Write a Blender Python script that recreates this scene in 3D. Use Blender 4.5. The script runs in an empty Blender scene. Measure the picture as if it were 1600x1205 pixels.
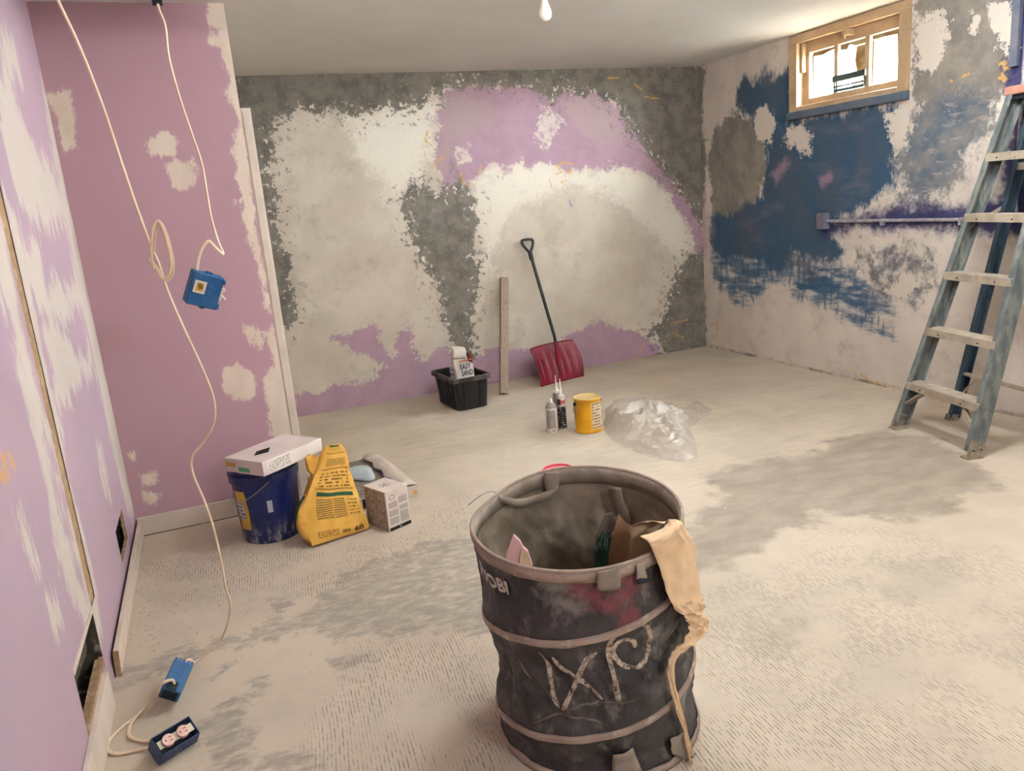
import bpy, bmesh, math, random
import numpy as np
from mathutils import Vector, Matrix, noise as mnoise

random.seed(7)
SC = bpy.context.scene
COL = SC.collection

# ------------------------------------------------------------------ camera
F_PX, YAW, PITCH, ROLL = 1203.99, 0.367344, 0.233565, -0.0854424
CAM = Vector((0, 0, 1.4))
XL, XR, YB, YR, XC, ZC = -0.474, 4.070, 5.677, 3.876, 0.287, 2.354
YF = -2.6
_f = Vector((math.sin(YAW)*math.cos(PITCH), math.cos(YAW)*math.cos(PITCH), -math.sin(PITCH)))
_r = Vector((math.cos(YAW), -math.sin(YAW), 0))
_u = _r.cross(_f)
CR = math.cos(ROLL)*_r + math.sin(ROLL)*_u
CU = -math.sin(ROLL)*_r + math.cos(ROLL)*_u
CF = _f
cam_d = bpy.data.cameras.new('camera')
cam_d.sensor_fit = 'HORIZONTAL'; cam_d.sensor_width = 36.0
cam_d.lens = F_PX/1600*36.0
cam_d.clip_start = 0.02
cam = bpy.data.objects.new('camera', cam_d); COL.objects.link(cam)
cam.matrix_world = Matrix(((CR.x, CU.x, -CF.x, CAM.x), (CR.y, CU.y, -CF.y, CAM.y), (CR.z, CU.z, -CF.z, CAM.z), (0, 0, 0, 1)))
SC.camera = cam

def ray(x, y):
    return CR*((x-800)/F_PX) - CU*((y-602.5)/F_PX) + CF
def hit(x, y, ax, val):
    d = ray(x, y); return CAM + d*((val-CAM[ax])/d[ax])
def flr(x, y, z=0.0): return hit(x, y, 2, z)
def hitplane(x, y, p0, n):
    d = ray(x, y); return CAM + d*((p0-CAM).dot(n)/d.dot(n))

# ------------------------------------------------------------------ light
SC.view_settings.view_transform = 'Standard'
SC.view_settings.look = 'None'
SC.view_settings.gamma = 1.0
SC.view_settings.use_curve_mapping = False
SC.view_settings.exposure = 1.2
BULB_STRENGTH = 130.0
FILL_REAR = 125.0  # strengths of the unseen globes added as fill light
FILL_MID = 66.0
FILL_LADDER = 80.0
SKY_STRENGTH = 140.0
SUN_POWER = 60.0
world = bpy.data.worlds.new('sky'); SC.world = world; world.use_nodes = True
bg = world.node_tree.nodes['Background']
bg.inputs[0].default_value = (0.90, 0.96, 1.0, 1); bg.inputs[1].default_value = SKY_STRENGTH
sun_d = bpy.data.lights.new('sun', 'SUN'); sun_d.energy = SUN_POWER; sun_d.angle = 0.01; sun_d.color = (1, .98, .94)
sun = bpy.data.objects.new('sun', sun_d); COL.objects.link(sun)
sun.rotation_euler = Vector((0.75, 0.25, -0.85)).to_track_quat('-Z', 'Y').to_euler()

# ------------------------------------------------------------------ helpers
def s2l(c):
    c = c/255.0
    return c/12.92 if c <= 0.04045 else ((c+0.055)/1.055)**2.4
def rgb(r, g, b): return (s2l(r), s2l(g), s2l(b), 1.0)

class NT:
    def __init__(s, name):
        s.m = bpy.data.materials.new(name); s.m.use_nodes = True
        s.t = s.m.node_tree; s.b = s.t.nodes['Principled BSDF']; s.out = s.t.nodes['Material Output']
    def n(s, typ, **kw):
        nd = s.t.nodes.new(typ)
        for k, v in kw.items(): setattr(nd, k, v)
        return nd
    def put(s, sock, v):
        if isinstance(v, bpy.types.NodeSocket): s.t.links.new(v, sock)
        elif v is not None: sock.default_value = v
    def math(s, op, a, b=None, c=None, clamp=False):
        nd = s.n('ShaderNodeMath', operation=op); nd.use_clamp = clamp
        s.put(nd.inputs[0], a); s.put(nd.inputs[1], b); s.put(nd.inputs[2], c)
        return nd.outputs[0]
    def coord(s):
        return s.n('ShaderNodeTexCoord').outputs['Object']
    def mapping(s, v, scale=(1, 1, 1), rot=(0, 0, 0), loc=(0, 0, 0)):
        nd = s.n('ShaderNodeMapping'); s.put(nd.inputs[0], v)
        nd.inputs['Scale'].default_value = scale; nd.inputs['Rotation'].default_value = rot; nd.inputs['Location'].default_value = loc
        return nd.outputs[0]
    def noise(s, v, scale, detail=4, rough=.55, dist=0.0):
        nd = s.n('ShaderNodeTexNoise'); s.put(nd.inputs['Vector'], v)
        nd.inputs['Scale'].default_value = scale; nd.inputs['Detail'].default_value = detail
        nd.inputs['Roughness'].default_value = rough; nd.inputs['Distortion'].default_value = dist
        return nd.outputs[0]
    def smooth(s, v, lo, hi, a=0.0, b=1.0):
        nd = s.n('ShaderNodeMapRange', interpolation_type='SMOOTHSTEP')
        s.put(nd.inputs[0], v); nd.inputs[1].default_value = lo; nd.inputs[2].default_value = hi
        nd.inputs[3].default_value = a; nd.inputs[4].default_value = b
        return nd.outputs[0]
    def mix(s, f, a, b):
        nd = s.n('ShaderNodeMix', data_type='RGBA')
        s.put(nd.inputs[0], f); s.put(nd.inputs[6], a); s.put(nd.inputs[7], b)
        return nd.outputs[2]
    def attr(s, name):
        return s.n('ShaderNodeAttribute', attribute_name=name).outputs['Fac']
    def bump(s, h, strength=.3, dist=.01, prev=None):
        nd = s.n('ShaderNodeBump'); nd.inputs['Strength'].default_value = strength; nd.inputs['Distance'].default_value = dist
        s.put(nd.inputs['Height'], h)
        if prev is not None: s.put(nd.inputs['Normal'], prev)
        return nd.outputs[0]
    def done(s, col=None, rough=.7, normal=None, metal=0.0, spec=.3):
        s.put(s.b.inputs['Base Color'], col); s.put(s.b.inputs['Roughness'], rough)
        s.b.inputs['Metallic'].default_value = metal; s.b.inputs['Specular IOR Level'].default_value = spec
        if normal is not None: s.put(s.b.inputs['Normal'], normal)
        return s.m

def simple(name, c, c2=None, scale=20, rough=.6, metal=0.0, spec=.3, dirt=None, dscale=8, dlo=.52, dhi=.7, bump=.0, bscale=60, stretch=(1, 1, 1)):
    """plain paint or plastic: two tones of noise, optional dust of its own shape and fine relief"""
    t = NT(name); co = t.mapping(t.coord(), stretch)
    col = c
    if c2 is not None: col = t.mix(t.smooth(t.noise(co, scale), .35, .65), c, c2)
    if dirt is not None: col = t.mix(t.smooth(t.noise(co, dscale, 6, .65), dlo, dhi), col, dirt)
    nrm = t.bump(t.noise(co, bscale, 5), .5, bump) if bump else None
    return t.done(col, rough, nrm, metal, spec)

class MB:
    """collects geometry in world coordinates; build() links it as one mesh object"""
    def __init__(s): s.v = []; s.f = []; s.mi = []; s.cur = 0
    def add(s, vs, fs):
        o = len(s.v); s.v += [Vector(p) for p in vs]
        for f in fs: s.f.append([i+o for i in f]); s.mi.append(s.cur)
        return s
    def hexa(s, p):           # 8 corners: bottom loop 0-3, top loop 4-7
        return s.add(p, [(3, 2, 1, 0), (4, 5, 6, 7), (0, 1, 5, 4), (1, 2, 6, 5), (2, 3, 7, 6), (3, 0, 4, 7)])
    def box(s, lo, hi, M=None):
        (a, b, c), (d, e, f) = lo, hi
        p = [Vector(q) for q in ((a, b, c), (d, b, c), (d, e, c), (a, e, c), (a, b, f), (d, b, f), (d, e, f), (a, e, f))]
        if M is not None: p = [M @ q for q in p]
        return s.hexa(p)
    def bar(s, a, b, w, d, side):      # rectangular bar from a to b, width w along side, depth d
        a, b = Vector(a), Vector(b); ax = (b-a).normalized(); sd = Vector(side); sd = (sd-ax*sd.dot(ax)).normalized(); n = ax.cross(sd)
        q = [a-sd*w/2-n*d/2, a+sd*w/2-n*d/2, a+sd*w/2+n*d/2, a-sd*w/2+n*d/2]
        return s.hexa(q+[v+(b-a) for v in q])
    def lathe(s, prof, c=(0, 0, 0), seg=32, M=None, cap0=False, cap1=False):
        vs = []; c = Vector(c)
        for r, z in prof:
            for i in range(seg):
                a = 2*math.pi*i/seg; p = Vector((r*math.cos(a), r*math.sin(a), z))
                vs.append((M @ p) if M is not None else c+p)
        fs = []
        for j in range(len(prof)-1):
            for i in range(seg):
                k = (i+1) % seg; fs.append((j*seg+i, j*seg+k, (j+1)*seg+k, (j+1)*seg+i))
        if cap0: fs.append(tuple(range(seg-1, -1, -1)))
        if cap1: fs.append(tuple((len(prof)-1)*seg+i for i in range(seg)))
        return s.add(vs, fs)
    def tube(s, pts, r, seg=10, cap=True, flat=1.0):
        pts = [Vector(p) for p in pts]; n = len(pts); vs = []; up = None
        for i, p in enumerate(pts):
            tg = (pts[min(i+1, n-1)]-pts[max(i-1, 0)])
            if tg.length < 1e-9: tg = Vector((0, 0, 1))
            tg.normalize()
            if up is None:
                up = Vector((0, 0, 1)) if abs(tg.z) < .9 else Vector((1, 0, 0))
            up = (up-tg*up.dot(tg)).normalized(); sd = tg.cross(up)
            rr = r[i] if isinstance(r, (list, tuple)) else r
            for k in range(seg):
                a = 2*math.pi*k/seg; vs.append(p+sd*math.cos(a)*rr+up*math.sin(a)*rr*flat)
        fs = [(i*seg+k, i*seg+(k+1) % seg, (i+1)*seg+(k+1) % seg, (i+1)*seg+k) for i in range(n-1) for k in range(seg)]
        if cap: fs += [tuple(range(seg-1, -1, -1)), tuple((n-1)*seg+k for k in range(seg))]
        return s.add(vs, fs)
    def grid(s, rows, closed=False):      # rows: list of lists of points
        nr, nc = len(rows), len(rows[0]); vs = [p for r in rows for p in r]
        fs = [(i*nc+j, i*nc+(j+1) % nc, (i+1)*nc+(j+1) % nc, (i+1)*nc+j) for i in range(nr-1) for j in range(nc if closed else nc-1)]
        return s.add(vs, fs)
    def build(s, name, mat, parent=None, smooth=False, bevel=0.0, solid=0.0, sub=0, kind=None, label=None, angle=40):
        Mi = MW[parent.name].inverted() if parent is not None else Matrix()
        me = bpy.data.meshes.new(name)
        me.from_pydata([tuple(Mi @ v) for v in s.v], [], s.f); me.validate(); me.update()
        mats = mat if isinstance(mat, (list, tuple)) else [mat]
        for m in mats: me.materials.append(m)
        if len(mats) > 1 and len(me.polygons) == len(s.mi): me.polygons.foreach_set('material_index', s.mi)
        bm = bmesh.new(); bm.from_mesh(me)
        bmesh.ops.recalc_face_normals(bm, faces=bm.faces); bm.to_mesh(me); bm.free()
        if smooth:
            me.polygons.foreach_set('use_smooth', [True]*len(me.polygons))
            me.set_sharp_from_angle(angle=math.radians(angle))
        o = bpy.data.objects.new(name, me); COL.objects.link(o)
        if parent is not None: o.parent = parent; MW[o.name] = MW[parent.name]
        else: MW[o.name] = Matrix()
        if solid: md = o.modifiers.new('thickness', 'SOLIDIFY'); md.thickness = solid; md.offset = 0
        if sub: md = o.modifiers.new('subdivision', 'SUBSURF'); md.levels = sub; md.render_levels = sub
        if bevel: md = o.modifiers.new('bevel', 'BEVEL'); md.width = bevel; md.segments = 2; md.limit_method = 'ANGLE'
        if kind: o['kind'] = kind
        if label: o['label'] = label
        return o
MW = {}
def tag(o, label, cat, group=None):
    o['label'] = label; o['category'] = cat
    if group: o['group'] = group
    return o
def thing(name, label, cat, loc=(0, 0, 0), rotz=0.0, group=None):
    o = bpy.data.objects.new(name, None); COL.objects.link(o); o.empty_display_size = .05
    o.location = loc; o.rotation_euler = (0, 0, rotz)
    MW[o.name] = Matrix.Translation(Vector(loc)) @ Matrix.Rotation(rotz, 4, 'Z')
    return tag(o, label, cat, group)
def struct(o, label=None):
    o['kind'] = 'structure'
    if label: o['label'] = label
    return o
def spline(pts, n=8):
    P = [Vector(p) for p in pts]; P = [P[0]*2-P[1]]+P+[P[-1]*2-P[-2]]; out = []
    for i in range(1, len(P)-2):
        a, b, c, d = P[i-1:i+3]
        for k in range(n):
            t = k/n
            out.append(.5*((2*b)+(c-a)*t+(2*a-5*b+4*c-d)*t*t+(3*b-a-3*c+d)*t**3))
    out.append(P[-2]); return out
_txt = {}
def text_mesh(txt, bold=0.0):
    """flat filled lettering, height normalised to 1, as (verts, faces)"""
    cu = bpy.data.curves.new('lettering', 'FONT'); cu.body = txt; cu.size = 1.0; cu.offset = bold; cu.resolution_u = 3
    ob = bpy.data.objects.new('lettering', cu); COL.objects.link(ob)
    dg = bpy.context.evaluated_depsgraph_get(); me = bpy.data.meshes.new_from_object(ob.evaluated_get(dg))
    bm = bmesh.new(); bm.from_mesh(me); bmesh.ops.triangulate(bm, faces=bm.faces)
    bmesh.ops.subdivide_edges(bm, edges=[e for e in bm.edges if e.calc_length() > .25], cuts=3)
    bmesh.ops.triangulate(bm, faces=bm.faces)
    vs = [(v.co.x, v.co.y) for v in bm.verts]; bm.verts.index_update(); fs = [tuple(v.index for v in f.verts) for f in bm.faces]
    bm.free(); bpy.data.objects.remove(ob); bpy.data.curves.remove(cu); bpy.data.meshes.remove(me)
    h = max(v[1] for v in vs); w = max(v[0] for v in vs)
    return [(x/h, y/h) for x, y in vs], fs, w/h
def add_text(mb, txt, fn, u0, v0, height, width=None, bold=.02):
    vs, fs, w = text_mesh(txt, bold)
    sx = (width/w) if width else height
    mb.add([fn(u0+x*sx, v0+y*height) for x, y in vs], fs)

# --------------------------------------------------- painted surfaces: signed distance to patch outlines, kept as attributes
def sdf(P, polys):
    best = np.full(len(P), -1e9)
    for poly in polys:
        poly = np.array(poly, float); n = len(poly); d2 = np.full(len(P), 1e9); ins = np.zeros(len(P), bool)
        for i in range(n):
            a, b = poly[i], poly[(i+1) % n]; e = b-a; w = P-a
            t = np.clip((w@e)/max(e@e, 1e-12), 0, 1); q = w-t[:, None]*e; d2 = np.minimum(d2, (q**2).sum(1))
            c = (a[1] > P[:, 1]) != (b[1] > P[:, 1])
            with np.errstate(divide='ignore', invalid='ignore'):
                xx = (b[0]-a[0])*(P[:, 1]-a[1])/(b[1]-a[1])+a[0]
            ins ^= c & (P[:, 0] < xx)
        s = np.sqrt(d2)*np.where(ins, 1, -1); best = np.maximum(best, s)
    return np.clip(best, -.3, .3)
def strokes(P, lines, w):
    best = np.full(len(P), 1e9)
    for ln in lines:
        ln = np.array(ln, float)
        for a, b in zip(ln[:-1], ln[1:]):
            e = b-a; q = P-a; t = np.clip((q@e)/max(e@e, 1e-12), 0, 1); q = q-t[:, None]*e
            best = np.minimum(best, np.sqrt((q**2).sum(1)))
    return np.clip(w-best, -.3, .3)
def lines1(a, b, step, extra=()):
    n = max(2, int(round((b-a)/step))+1); s = list(np.linspace(a, b, n))
    for e in extra:
        s = [q for q in s if abs(q-e) > step*.3]+[e]
    return sorted(s)
def surface(name, us, vs, fn, attrs, mat, holes=(), label=None):
    """a dense flat sheet u x v -> fn(u,v); attrs {name: ('p'|'s', outlines, width)}; holes are (u0,u1,v0,v1)"""
    U, V = np.meshgrid(us, vs); P = np.stack([U.ravel(), V.ravel()], 1); nc = len(us)
    fs = []
    for j in range(len(vs)-1):
        for i in range(nc-1):
            cu, cv = (us[i]+us[i+1])/2, (vs[j]+vs[j+1])/2
            if any(a < cu < b and c < cv < d for a, b, c, d in holes): continue
            fs.append((j*nc+i, j*nc+i+1, (j+1)*nc+i+1, (j+1)*nc+i))
    me = bpy.data.meshes.new(name); me.from_pydata([tuple(fn(u, v)) for u, v in P], [], fs)
    for k, (typ, shp, *w) in attrs.items():
        a = me.attributes.new(k, 'FLOAT', 'POINT')
        val = sdf(P, shp) if typ == 'p' else (np.where(sdf(P, shp) > .004, -sdf(P, shp), -.3) if typ == 'n' else strokes(P, shp, w[0]))
        a.data.foreach_set('value', val.astype(np.float32))
    me.materials.append(mat); me.update()
    o = bpy.data.objects.new(name, me); COL.objects.link(o); MW[o.name] = Matrix()
    return struct(o, label)
RAG = 2.4
def paint(name, base, base2, layers, bscale=3.0, rough=.85, relief=.004, rscale=18, fine=.0015, smudge=None):
    t = NT(name); co = t.coord()
    col = t.mix(t.smooth(t.noise(co, bscale, 6, .6), .32, .68), base, base2)
    h = t.noise(co, rscale, 6, .6)
    if smudge is not None:
        col = t.mix(t.math('MULTIPLY', t.smooth(t.noise(co, 5.5, 8, .72), .50, .74), .55), col, smudge)
        col = t.mix(t.math('MULTIPLY', t.smooth(t.noise(co, 42, 6, .7), .64, .72), .35), col, smudge)
    for L in layers:
        v = t.mapping(co, L.get('stretch', (1, 1, 1)), L.get('rot', (0, 0, 0)), L.get('loc', (0, 0, 0)))
        n = t.noise(v, L.get('scale', 14), L.get('detail', 8), L.get('rough', .70))
        n2 = t.noise(v, L.get('scale', 14)*.25, 3, .5)
        s = t.math('MULTIPLY_ADD', t.math('SUBTRACT', n, .5), L.get('amp', .08)*RAG, t.attr(L['attr']))
        s = t.math('MULTIPLY_ADD', t.math('SUBTRACT', n2, .5), L.get('amp2', L.get('amp', .08)*.8), s)
        n3 = t.noise(v, L.get('scale', 14)*4.5, 6, .7)
        s = t.math('MULTIPLY_ADD', t.math('SUBTRACT', n3, .5), L.get('amp3', L.get('amp', .08)*1.3), s)
        if 'shift' in L: s = t.math('ADD', s, L['shift'])
        so = L.get('soft', .004); f = t.smooth(s, -so, so)
        if 'breakup' in L:
            bs, lo, hi = L['breakup']; f = t.math('MULTIPLY', f, t.smooth(t.noise(v, bs, 6, .65), lo, hi))
        if 'op' in L: f = t.math('MULTIPLY', f, L['op'])
        c = L['col']
        if 'col2' in L: c = t.mix(t.smooth(t.noise(v, L.get('cscale', 7), 6, .65), .35, .65), L['col'], L['col2'])
        col = t.mix(f, col, c)
        if L.get('thick', 0): h = t.math('MULTIPLY_ADD', f, L['thick'], h)
    nrm = t.bump(h, .6, relief)
    nrm = t.bump(t.noise(co, 130, 4, .6), .4, fine, nrm)
    return t.done(col, rough, nrm, 0, .2)

# ================================================================== the room
def on_back(*pts): return [(h.x, h.z) for h in (hit(x, y, 1, YB) for x, y in pts)]
def on_right(*pts): return [(h.y, h.z) for h in (hit(x, y, 0, XR) for x, y in pts)]
def on_left(*pts): return [(h.y, h.z) for h in (hit(x, y, 0, XL) for x, y in pts)]
def on_ret(*pts): return [(h.x, h.z) for h in (hit(x, y, 1, YR) for x, y in pts)]
def on_floor(*pts): return [(h.x, h.y) for h in (flr(x, y) for x, y in pts)]

# ---- back wall: skim coat over lilac paint and bare concrete
back_grey = [
    on_back((350, 95), (1130, 85), (1130, 330), (1098, 355), (1078, 325), (1052, 290), (1030, 262), (1012, 238), (985, 205), (972, 180), (958, 158), (930, 148), (905, 150), (880, 140), (862, 165), (852, 150), (830, 138), (760, 131), (705, 137), (690, 146), (668, 150), (655, 165), (630, 172), (600, 168), (562, 182), (545, 176), (520, 166), (500, 178), (470, 172), (440, 190), (425, 200), (428, 230), (425, 268), (432, 300), (438, 330), (430, 350), (440, 380), (452, 400), (450, 430), (462, 470), (468, 492), (448, 512), (400, 530), (340, 400)),
    on_back((640, 292), (660, 285), (690, 305), (702, 286), (722, 280), (735, 300), (746, 340), (742, 390), (750, 410), (745, 450), (747, 470), (735, 505), (742, 560), (720, 562), (704, 525), (690, 500), (688, 460), (664, 420), (650, 392), (634, 352), (626, 318)),
    on_back((1072, 398), (1125, 390), (1130, 560), (1010, 570), (1038, 545), (1016, 522), (1030, 500), (1044, 468), (1052, 440), (1062, 420))]
back_lilac = [
    on_back((668, 190), (690, 150), (720, 132), (770, 132), (860, 140), (920, 140), (965, 165), (1000, 215), (1030, 250), (1060, 285), (1095, 340), (1115, 400), (1088, 402), (1080, 360), (1062, 330), (1045, 300), (1015, 275), (985, 262), (950, 268), (920, 258), (885, 268), (860, 252), (830, 265), (812, 250), (795, 278), (760, 262), (738, 285), (700, 300), (684, 268)),
    on_back((440, 690), (458, 615), (500, 612), (535, 600), (575, 596), (600, 575), (560, 552), (520, 530), (562, 515), (585, 505), (600, 548), (618, 556), (622, 518), (642, 515), (650, 560), (690, 548), (740, 556), (800, 540), (838, 552), (866, 545), (882, 528), (935, 502), (975, 512), (1012, 525), (1045, 560), (1040, 600), (800, 640)),
    on_back((642, 290), (660, 296), (680, 318), (668, 330), (648, 312))]
back_white = [
    on_back((742, 285), (770, 255), (800, 262), (850, 258), (900, 268), (960, 258), (1000, 270), (1040, 300), (1070, 345), (1082, 380), (1060, 400), (960, 300), (890, 290), (840, 300), (800, 330), (770, 400), (752, 420)),
    on_back((848, 168), (862, 170), (880, 190), (868, 215), (850, 232), (836, 215)),
    on_back((545, 182), (600, 170), (660, 160), (690, 160), (672, 250), (620, 300), (560, 240)),
    on_back((715, 232), (735, 226), (735, 250), (720, 256))]
back_scrub = [
    on_back((690, 150), (725, 150), (775, 175), (770, 195), (715, 215), (695, 275), (680, 240), (688, 190)),
    on_back((880, 150), (950, 165), (975, 210), (950, 225), (900, 200))]
back_yellow = [on_back(*l) for l in ([(668, 205), (664, 220), (676, 228)], [(676, 262), (692, 244)], [(718, 262), (724, 285), (732, 290)], [(748, 270), (752, 258)],
    [(868, 262), (880, 253), (895, 256)], [(868, 272), (878, 268)], [(886, 270), (894, 266)], [(858, 280), (862, 292)], [(940, 294), (948, 292)], [(950, 122), (966, 121)], [(990, 130), (1002, 140)], [(1008, 152), (1030, 154)], [(876, 286), (884, 282)],
    [(1005, 540), (1000, 552)], [(1052, 505), (1075, 500)], [(1050, 520), (1068, 528)])]
back_violet = [on_back(*l) for l in ([(1015, 540), (1022, 548)], [(1026, 540), (1030, 545)], [(890, 315), (893, 322)])]
M_back = paint('skim_coated_wall', rgb(203, 192, 177), rgb(187, 175, 160), [
    dict(attr='white', col=rgb(219, 211, 197), amp=.22, scale=7, soft=.10, thick=.3),
    dict(attr='lilac', col=rgb(174, 143, 158), col2=rgb(164, 136, 149), amp=.10, scale=13, soft=.004),
    dict(attr='scrub', col=rgb(170, 150, 148), amp=.16, scale=10, soft=.05, op=.75),
    dict(attr='white', col=rgb(219, 210, 195), amp=.10, scale=16, soft=.004, loc=(3, 1, 2), op=.7, thick=.5, breakup=(9, .36, .56)),
    dict(attr='grey', col=rgb(130, 123, 113), col2=rgb(104, 99, 91), amp=.11, scale=15, soft=.004, cscale=10, thick=-.7),
    dict(attr='grey', col=rgb(132, 125, 115), shift=.10, amp=.12, scale=11, soft=.06, breakup=(26, .57, .61), loc=(5, 2, 1), thick=-.5),
    dict(attr='lilac', col=rgb(178, 150, 166), shift=.06, amp=.12, scale=11, soft=.05, breakup=(22, .60, .66), loc=(1, 7, 4), op=.6),
    dict(attr='plaster', col=rgb(214, 204, 190), shift=.07, amp=.10, scale=11, soft=.04, breakup=(24, .57, .61), loc=(9, 3, 6), thick=.5),
    dict(attr='yellow', col=rgb(205, 160, 85), amp=.012, scale=60, soft=.003, op=.9, breakup=(50, .35, .5)),
    dict(attr='violet', col=rgb(90, 90, 160), amp=.012, scale=60, soft=.004, op=.8),
], bscale=3.2, relief=.006, smudge=rgb(158, 146, 130))
surface('wall_back', lines1(XC, XR, .0125), lines1(0, ZC, .0125), lambda u, v: (u, YB, v),
        dict(grey=('p', back_grey), plaster=('n', back_grey), lilac=('p', back_lilac), white=('p', back_white), scrub=('p', back_scrub), yellow=('s', back_yellow, .007), violet=('s', back_violet, .008)), M_back)

# ---- right wall: blue, grey and white patches around the window
WY0, WY1, WZ0, WZ1 = 3.665, 4.525, 1.872, 2.300      # clear opening in the masonry
right_blue = [on_right((1150, 140), (1165, 120), (1178, 128), (1196, 104), (1212, 125), (1232, 106), (1240, 185), (1385, 160), (1402, 165), (1402, 215), (1398, 290), (1372, 310), (1338, 332), (1300, 345), (1296, 372), (1318, 392), (1300, 412), (1262, 400), (1240, 396), (1222, 425), (1190, 408), (1132, 405), (1114, 385), (1112, 340), (1150, 330), (1188, 305), (1198, 262), (1192, 205), (1160, 178), (1148, 160))]
right_scumble = [on_right((1108, 360), (1150, 395), (1240, 395), (1300, 405), (1340, 430), (1390, 470), (1400, 500), (1392, 526), (1350, 510), (1300, 486), (1242, 462), (1238, 440), (1200, 440), (1186, 470), (1150, 476), (1118, 440))]
right_bluegrey = [on_right((1412, 190), (1440, 162), (1500, 140), (1555, 150), (1545, 215), (1510, 250), (1480, 290), (1452, 312), (1428, 322), (1404, 280), (1402, 230))]
right_grey = [on_right((1116, 200), (1150, 174), (1192, 190), (1200, 262), (1188, 310), (1150, 340), (1122, 370), (1108, 370), (1112, 300), (1104, 260)),
    on_right((1426, -20), (1620, -40), (1600, 20), (1588, 100), (1560, 160), (1520, 200), (1440, 170), (1426, 160)),
    on_right((1085, 95), (1100, 110), (1096, 180), (1104, 260), (1102, 330), (1085, 330))]
right_dark = [on_right((1340, 392), (1378, 384), (1420, 388), (1452, 402), (1462, 430), (1440, 470), (1400, 460), (1370, 462), (1350, 430)), on_right((1236, 404), (1258, 408), (1282, 436), (1266, 436))]
right_white = [on_right((1182, 172), (1198, 166), (1212, 190), (1202, 222), (1184, 218), (1178, 196)), on_right((1226, 198), (1252, 192), (1266, 212), (1268, 238), (1250, 236), (1226, 224)),
    on_right((1430, 22), (1470, 20), (1486, 36), (1480, 72), (1462, 116), (1440, 118), (1430, 90)), on_right((1512, 40), (1528, 22), (1528, 50), (1516, 52)), on_right((1545, 12), (1580, 0), (1588, 60), (1574, 82), (1560, 60), (1546, 30)),
    on_right((1384, 180), (1420, 160), (1424, 200), (1404, 240), (1390, 215)), on_right((1385, 455), (1412, 425), (1436, 440), (1410, 470))]
right_spray = [on_right((1276, 356), (1300, 344), (1350, 330), (1420, 322), (1500, 316), (1560, 306), (1572, 230), (1576, -60), (1700, -60), (1700, 420), (1590, 376), (1540, 368), (1420, 362), (1340, 362), (1290, 368))]
right_yellow = [on_right(*l) for l in ([(1206, 78), (1210, 70), (1216, 80), (1210, 90)], [(1184, 286), (1188, 292), (1192, 284)], [(1562, 100), (1572, 96), (1568, 108), (1578, 106)], [(1560, 122), (1572, 126), (1566, 116)], [(1504, 120), (1514, 115)], [(1110, 508), (1122, 506), (1118, 528), (1112, 524)], [(1345, 585), (1360, 596), (1380, 600), (1405, 606)], [(1484, 126), (1488, 127)])]
right_pink = [on_right((1085, 300), (1103, 300), (1104, 402), (1085, 402)), on_right((1205, 272), (1225, 248), (1235, 256), (1212, 286)), on_right((1282, 278), (1298, 268), (1300, 280), (1286, 290))]
M_right = paint('patched_blue_wall', rgb(216, 203, 190), rgb(200, 188, 176), [
    dict(attr='grey', col=rgb(146, 137, 125), col2=rgb(122, 116, 109), amp=.12, scale=9, soft=.02),
    dict(attr='bluegrey', col=rgb(74, 92, 108), col2=rgb(122, 120, 118), amp=.22, scale=9, soft=.06, cscale=9, op=.92),
    dict(attr='bluegrey', col=rgb(168, 158, 148), amp=.2, scale=9, soft=.05, breakup=(16, .56, .62), stretch=(1, .5, 1.5), rot=(.8, 0, 0), op=.5),
    dict(attr='scumble', col=rgb(50, 84, 112), col2=rgb(96, 112, 128), amp=.12, scale=14, soft=.05, stretch=(1, .35, 1.6), breakup=(9, .30, .56)),
    dict(attr='scumble', col=rgb(58, 88, 114), amp=.10, scale=12, soft=.04, stretch=(1, 1.8, .4), breakup=(12, .50, .60), loc=(4, 4, 1), op=.7),
    dict(attr='blue', col=rgb(54, 82, 106), col2=rgb(72, 84, 98), amp=.10, scale=10, soft=.035, cscale=3, stretch=(1, 1.4, .7)),
    dict(attr='blue', col=rgb(112, 108, 122), shift=-.06, amp=.10, scale=5, soft=.08, op=.5, breakup=(3.2, .52, .70), rot=(.6, 0, 0), stretch=(1, .5, 1.6)),
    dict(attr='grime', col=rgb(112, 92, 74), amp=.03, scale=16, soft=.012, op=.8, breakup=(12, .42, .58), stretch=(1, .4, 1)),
    dict(attr='dark', col=rgb(82, 84, 92), amp=.2, scale=11, soft=.06, op=.85, breakup=(14, .3, .6)),
    dict(attr='spray', col=rgb(44, 46, 98), col2=rgb(34, 36, 78), amp=.10, scale=6, soft=.05, op=.95),
    dict(attr='pinkish', col=rgb(180, 140, 158), amp=.06, scale=14, soft=.03, op=.5),
    dict(attr='white', col=rgb(206, 194, 180), amp=.10, scale=18, soft=.006, thick=.4),
    dict(attr='yellow', col=rgb(205, 162, 85), amp=.014, scale=60, soft=.004, op=.85, breakup=(50, .3, .5)),
], bscale=2.2, relief=.006, smudge=rgb(152, 140, 130))
surface('wall_right', lines1(YF, 2.0, .12)[:-1]+lines1(2.0, YB, .0125, (WY0, WY1)), lines1(0, ZC, .0125, (WZ0, WZ1)), lambda u, v: (XR, u, v),
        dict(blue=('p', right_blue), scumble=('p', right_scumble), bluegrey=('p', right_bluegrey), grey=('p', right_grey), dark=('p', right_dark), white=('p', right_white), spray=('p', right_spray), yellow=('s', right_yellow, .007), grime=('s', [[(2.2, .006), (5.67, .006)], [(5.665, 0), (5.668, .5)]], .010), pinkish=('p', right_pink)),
        M_right, holes=[(WY0, WY1, WZ0, WZ1)])

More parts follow.
